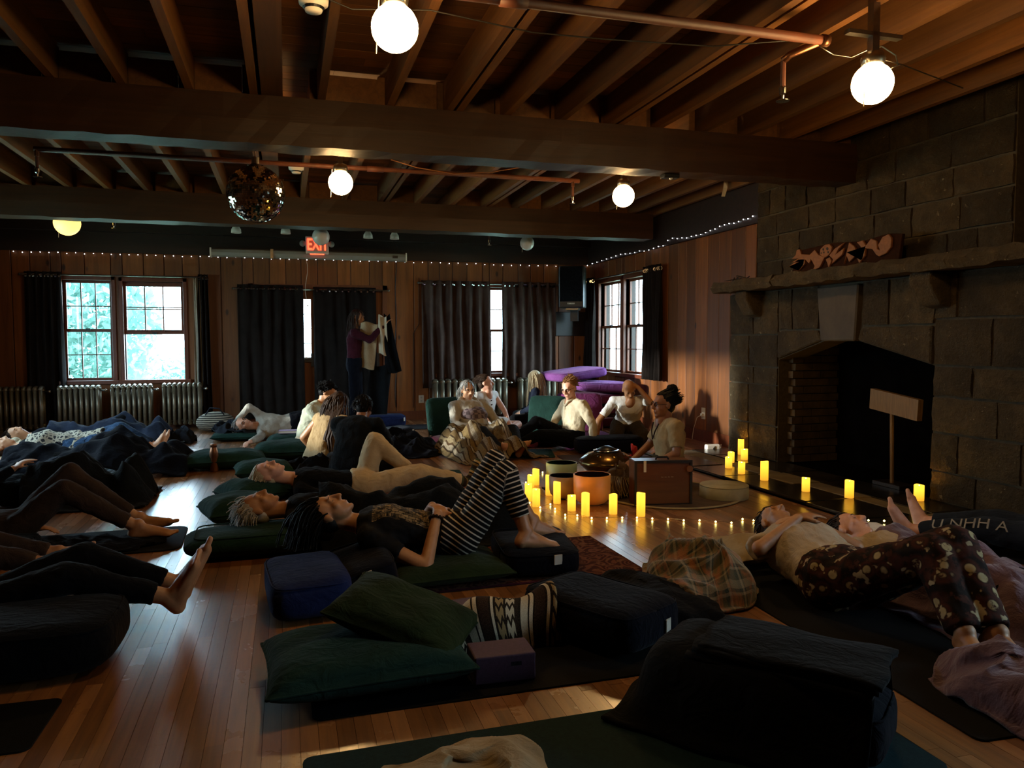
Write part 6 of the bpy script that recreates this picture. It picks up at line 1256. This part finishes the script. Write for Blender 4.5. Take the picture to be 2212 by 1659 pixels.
# --- handpan player with bun
J = sit(pel=(0, 0, .16), wai=(-.01, 0, .33), che=(0, 0, .5), nec=(.02, 0, .66), shL=(0, .18, .6), shR=(.0, -.18, .6), elL=(.02, .25, .35), elR=(.08, -.25, .37), wrL=(.2, .2, .2), wrR=(.28, -.14, .22))
pN, _ = person('person in tan embroidered blouse playing the handpan', (3.05, 5.98), R_(172), J, ((.05, .01, .81), (.96, .12, .02), (.0, 0, 1)), 'skin_brown', ('c_tan', .8, 'blouse'), ('c_darkolive', 1.9), dict(m='hair_black', length=.07, N=320, thick=.005, flow=(0, -.9, .5), grav=.02, seed=18, lift=-.33, noise=.05, bun=((0, -.075, .125), .05), low=-.5), .008, .011, gls=True, girth=1.1, hw=(3.13, 6.0, 0.69), scoop=1.2)
t_ = pN
for s_ in (-1, 1): MB().tube([(.115, s_*.07, .53), (.14, s_*.045, .46), (.145, 0, .39)], .006, 6).build('neckline_braid', 'hair_brown', t_)
# --- right: person in pale T-shirt and patterned trousers
th = math.atan2(3.72-2.92, 2.6-2.5)
J = supine(che=(.36, 0, .17), nec=(.52, .0, .2), wai=(.17, 0, .14), shL=(.46, .18, .16), shR=(.46, -.18, .16), elL=(.3, .27, .2), wrL=(.36, .03, .33), elR=(.3, -.26, .18), wrR=(.4, -.04, .31), knL=(-.41, -.15, .35), knR=(-.41, -.24, .38), anL=(-.68, -.08, .1), anR=(-.7, -.2, .1), toL=(-.88, -.02, .09), toR=(-.9, -.22, .09))
person('person in pale T-shirt and patterned trousers lying with folded arms', (2.5, 2.98), th, J, ((.68, -.02, .23), (-.15, -.1, .97), (.95, 0, .2)), 'skin_tan', ('c_tshirt', .75, 't_shirt'), ('floral', 1.92, 'patterned_trousers', 1.3), dict(m='hair_brown', length=.05, N=300, thick=.005, flow=(0, -.6, .6), grav=.15, seed=19), .007, .009, eyes=False, girth=1.25, hands=dict(L=((.2, -1, .1), (0, 0, -1), .35), R=((.25, 1, .0), (0, 0, -1), .35)))
pillow('beige pillow under the head of the person with folded arms', (2.55, 3.75, 0), .5, .38, .13, 'c_beige', .1)
# --- second person, mauve blanket
J = supine(pel=(0, 0, .1), wai=(.17, 0, .1), che=(.36, 0, .11), nec=(.52, .0, .12), knL=(-.43, .1, .12), knR=(-.43, -.1, .12), anL=(-.82, .1, .07), anR=(-.82, -.1, .07), toL=(-.88, .16, .2), toR=(-.88, -.16, .2), elL=(.3, .25, .1), wrL=(.5, .2, .14), elR=(.3, -.28, .1))
person('person lying under a mauve blanket with head turned', (3.12, 2.96), R_(92), J, ((.68, .0, .155), (-.35, -.3, .9), (.93, .1, .3)), 'skin_pink', ('c_tshirt', 2), ('c_black', 1.9), dict(m='hair_brown', length=.1, N=300, thick=.005, flow=(0, -.8, .5), grav=.25, seed=20, zmin=.08), .008, .012, eyes=False)
bl = thing('mauve_blanket', 'soft mauve fleece blanket over the second resting person', 'blanket', (3.12, 2.96, 0), R_(92)); drape('cloth', legs_caps(J)+[(J['pel'], J['che'], .1, .1), ((.3, .22, .06), (-.4, .3, .05), .07, .06), ((.3, -.22, .06), (-.4, -.3, .05), .07, .06)], -1.0, .42, -.5, .5, 'c_mauve', bl, 1.2, fold=.028, seed=9, fs=8)
q = P(2140, 1440, Z=.15); crumple('mauve_blanket', 'mauve fleece blanket bunched at the right edge in the foreground', 'blanket', (q.x+.12, q.y-.02, 0), .2, .34, .2, 'c_mauve', 81, -.1, 9, n=60, rough=.35)
pillow('white pillow edge behind the head of the person under mauve fleece', (3.3, 3.82, 0), .45, .3, .13, 'c_white', .2)
# --- bare feet, sweatpants with block letters
J = supine(knL=(-.45, .13, .14), knR=(-.45, -.13, .14), anL=(-.85, .15, .07), anR=(-.85, -.15, .07), toL=(-.92, .22, .27), toR=(-.92, -.2, .27))
Oq = Vector((3.8, 3.9, 0))+Vector((.5, -.86, 0))*.87; thq = math.atan2(-.86, .5)
pQ, _ = person('person with bare feet in dark sweatpants with pale block letters', (Oq.x, Oq.y), thq, J, ((.68, 0, .15), (0, 0, 1), (1, 0, 0)), 'skin_pink', ('c_black', 2), ('c_dkgrey', 1.85, 'sweatpants', 1.1), dict(m='hair_brown', length=.08, N=120, thick=.008, seed=22), .008, .012)
lm = text_mesh('block_letters', 'U NHH A', .095, 'tagwhite', None, Matrix.Identity(4), .001, .0, 1.0); me_ = lm.data; kR, aR = Vector(J['knR']), Vector(J['anR']); h0 = Vector(J['hiR'])
for v_ in me_.vertices:
    x, y_ = v_.co.x, v_.co.y; sx_ = -.52+x; ctr = aR+(kR-aR)*((sx_+.85)/.4) if sx_ < -.45 else kR+(h0-kR)*((sx_+.45)/.42); r_ = .062+.02*max(0, (sx_+.85)/.8)+.012; an_ = PI*.80+(-y_/r_); v_.co = ctr+Vector((0, math.cos(an_)*r_, math.sin(an_)*r_))
lm.parent = pQ
# --- left row, from the back
def covered(lb, O, th, J, head, m, bl_lb, u0, u1, hairm='hair_brown', seed=0, hs=None, top='c_darknavy', bot='c_black', slope=1.2, fold=.018, half=.42, skin='skin_light', extra=[], vx=.011, **k):
    person(lb, O, th, J, head, skin, (top, 2), (bot, 1.85), hs or dict(m=hairm, length=.12, N=160, thick=.008, flow=(0, -.6, .6), grav=.3, seed=seed, zmin=.06), vx, .014, eyes=False, **k)
    if m: b_ = thing('blanket', bl_lb, 'blanket', (O[0], O[1], 0), th); drape('cloth', body_caps(J)+extra, u0, u1, -half, half, m, b_, slope, fold=fold, seed=seed)
J = supine(knL=(-.4, .1, .26), knR=(-.42, -.1, .3), anL=(-.76, .1, .1), anR=(-.76, -.1, .1), toL=(-.83, .13, .27), toR=(-.83, -.13, .27))
covered('person lying furthest back beside the left radiators', (-2.35, 10.15), R_(180), J, ((.68, 0, .17), (-.3, .35, .85), (.95, 0, .3)), 'c_bluegrey', 'blue blanket over the furthest back person by the left radiators', -1.0, .35, seed=31)
crumple('pale_scarf', 'pale scarf bunched by the furthest back head', 'scarf', (-2.95, 9.85, 0), .22, .14, .16, 'c_cream', 91, 0, 18, n=36)
J = supine(knL=(-.42, .1, .27), knR=(-.42, -.12, .3), anL=(-.8, .1, .1), anR=(-.8, -.1, .08), toL=(-.87, .14, .29), toR=(-.88, -.14, .27))
covered('person in blue quilted trousers with bare feet near the radiators', (-2.2, 9.2), R_(180), J, ((.68, 0, .15), (-.1, 0, 1), (1, 0, 0)), None, None, 0, 0, seed=32, bot='c_denim')
bl = thing('crochet_blanket', 'cream crochet blanket over the blue-trousered person', 'blanket', (-2.2, 9.2, 0), R_(180)); drape('cloth', body_caps(J), -.3, .45, -.34, .36, 'crochet', bl, 1.4, fold=.02, seed=33)
J = supine(knL=(-.42, .1, .3), knR=(-.42, -.1, .34), anL=(-.8, .1, .1), anR=(-.8, -.1, .1), toL=(-.87, .13, .24), toR=(-.87, -.13, .24))
covered('person lying wholly under the long navy blanket on the left', (-2.0, 8.05), R_(180), J, ((.68, 0, .15), (-.1, 0, 1), (1, 0, 0)), 'c_darknavy', 'long navy blanket tented over raised knees on the left', -1.08, .5, seed=34, slope=.75, half=.46)
J = supine(knL=(-.4, .1, .27), knR=(-.4, -.1, .27), anL=(-.72, .1, .09), anR=(-.72, -.1, .09), toL=(-.8, .12, .25), toR=(-.8, -.12, .25), elL=(.25, .26, .12), elR=(.25, -.24, .16), wrL=(-.02, .12, .3), wrR=(.0, -.08, .3))
covered('person with hands resting on a black blanket on the left', (-2.0, 6.65), R_(180), J, ((.68, 0, .15), (-.1, 0, 1), (1, 0, 0)), 'c_charcoal', 'black blanket bunched over legs on the left', -.98, -.1, seed=36, slope=1.6, fold=.035)
crumple('blue_cloth', 'blue-grey cloth peaked over the belly of a left row person', 'cloth', (-1.72, 6.8, .22), .22, .18, .14, 'c_bluegrey', 95, 0, 11, n=36, rough=.3)
J = supine(knL=(-.32, .12, .36), knR=(-.3, -.12, .42), anL=(-.72, .12, .1), anR=(-.7, -.1, .1), toL=(-.94, .14, .1), toR=(-.92, -.14, .12))
covered('person with bent legs in brown trousers on a rounded mat', (-1.62, 5.25), R_(182), J, ((.68, 0, .15), (-.1, 0, 1), (1, 0, 0)), None, None, 0, 0, seed=37, bot='c_brownpants', top='c_brownpants', skin='skin_tan', vx=.008)
crumple('dark_blanket', 'dark fringed blanket on the mat under bent legs', 'blanket', (-1.3, 5.12, .008), .55, .2, .06, 'c_darknavy', 97, 0, 14, n=50, rough=.5)
cushion('black bolster with pale tag under the brown-trousered legs', (-1.75, 4.95, 0), .7, .3, .15, 'c_black', 0, (.1, -.15, .06, 0))
J = supine(knL=(-.45, .1, .24), knR=(-.45, -.1, .24), anL=(-.84, .1, .13), anR=(-.84, -.1, .13), toL=(-.97, .14, .22), toR=(-.97, -.1, .22))
covered('person at the left edge with bare feet resting together', (-2.0, 4.4), R_(180), J, ((.68, 0, .15), (-.1, 0, 1), (1, 0, 0)), None, None, 0, 0, seed=38, bot='c_brownpants', skin='skin_tan')
J = supine(pel=(0, 0, .14), knL=(-.42, .12, .26), knR=(-.42, -.12, .28), anL=(-.82, .1, .13), anR=(-.82, -.1, .13), toL=(-.9, .13, .35), toR=(-.92, -.16, .35))
covered('person in black trousers with crossed-up bare feet at lower left', (-1.32, 3.72), R_(178), J, ((.68, 0, .15), (-.1, 0, 1), (1, 0, 0)), None, None, 0, 0, seed=39, bot='c_black', top='c_black', skin='skin_tan', vx=.0075)
cushion('black bolster with pale tag under the knees at lower left', (-1.15, 3.33, 0), 1.0, .5, .22, 'c_black', 0, (.25, -.215, .09, 0)); 

# ---------------------------------------------------------------- bake the soft surfaces
bpy.context.view_layer.update(); dg = bpy.context.evaluated_depsgraph_get()
news = [(o, s_, bpy.data.meshes.new_from_object(o.evaluated_get(dg))) for o, s_ in BAKE]
for o, s_, me in news:
    mt = o.data.materials[0]; old = o.data; o.modifiers.clear(); o.data = me; me.name = o.name; bpy.data.meshes.remove(old)
    me.materials.clear(); me.materials.append(mt); me.polygons.foreach_set('use_smooth', [True]*len(me.polygons))
    if s_:
        n = len(me.vertices); v = np.zeros(n*3, np.float32); me.vertices.foreach_get('co', v); v = v.reshape(-1, 3); best = np.full(n, 1e9); val = np.zeros(n)
        for a, b, o0 in s_:
            a, b = np.array(a), np.array(b); d = b-a; L = np.linalg.norm(d); tt = (v-a) @ d/L/L; tc = np.clip(tt, 0, 1); dist = np.linalg.norm(v-(a+tc[:, None]*d), axis=1); m_ = dist < best; best = np.where(m_, dist, best); val = np.where(m_, o0+np.clip(tt, -.6, 1.2)*L, val)
        at = me.attributes.new('along', 'FLOAT', 'POINT'); at.data.foreach_set('value', val.astype(np.float32))
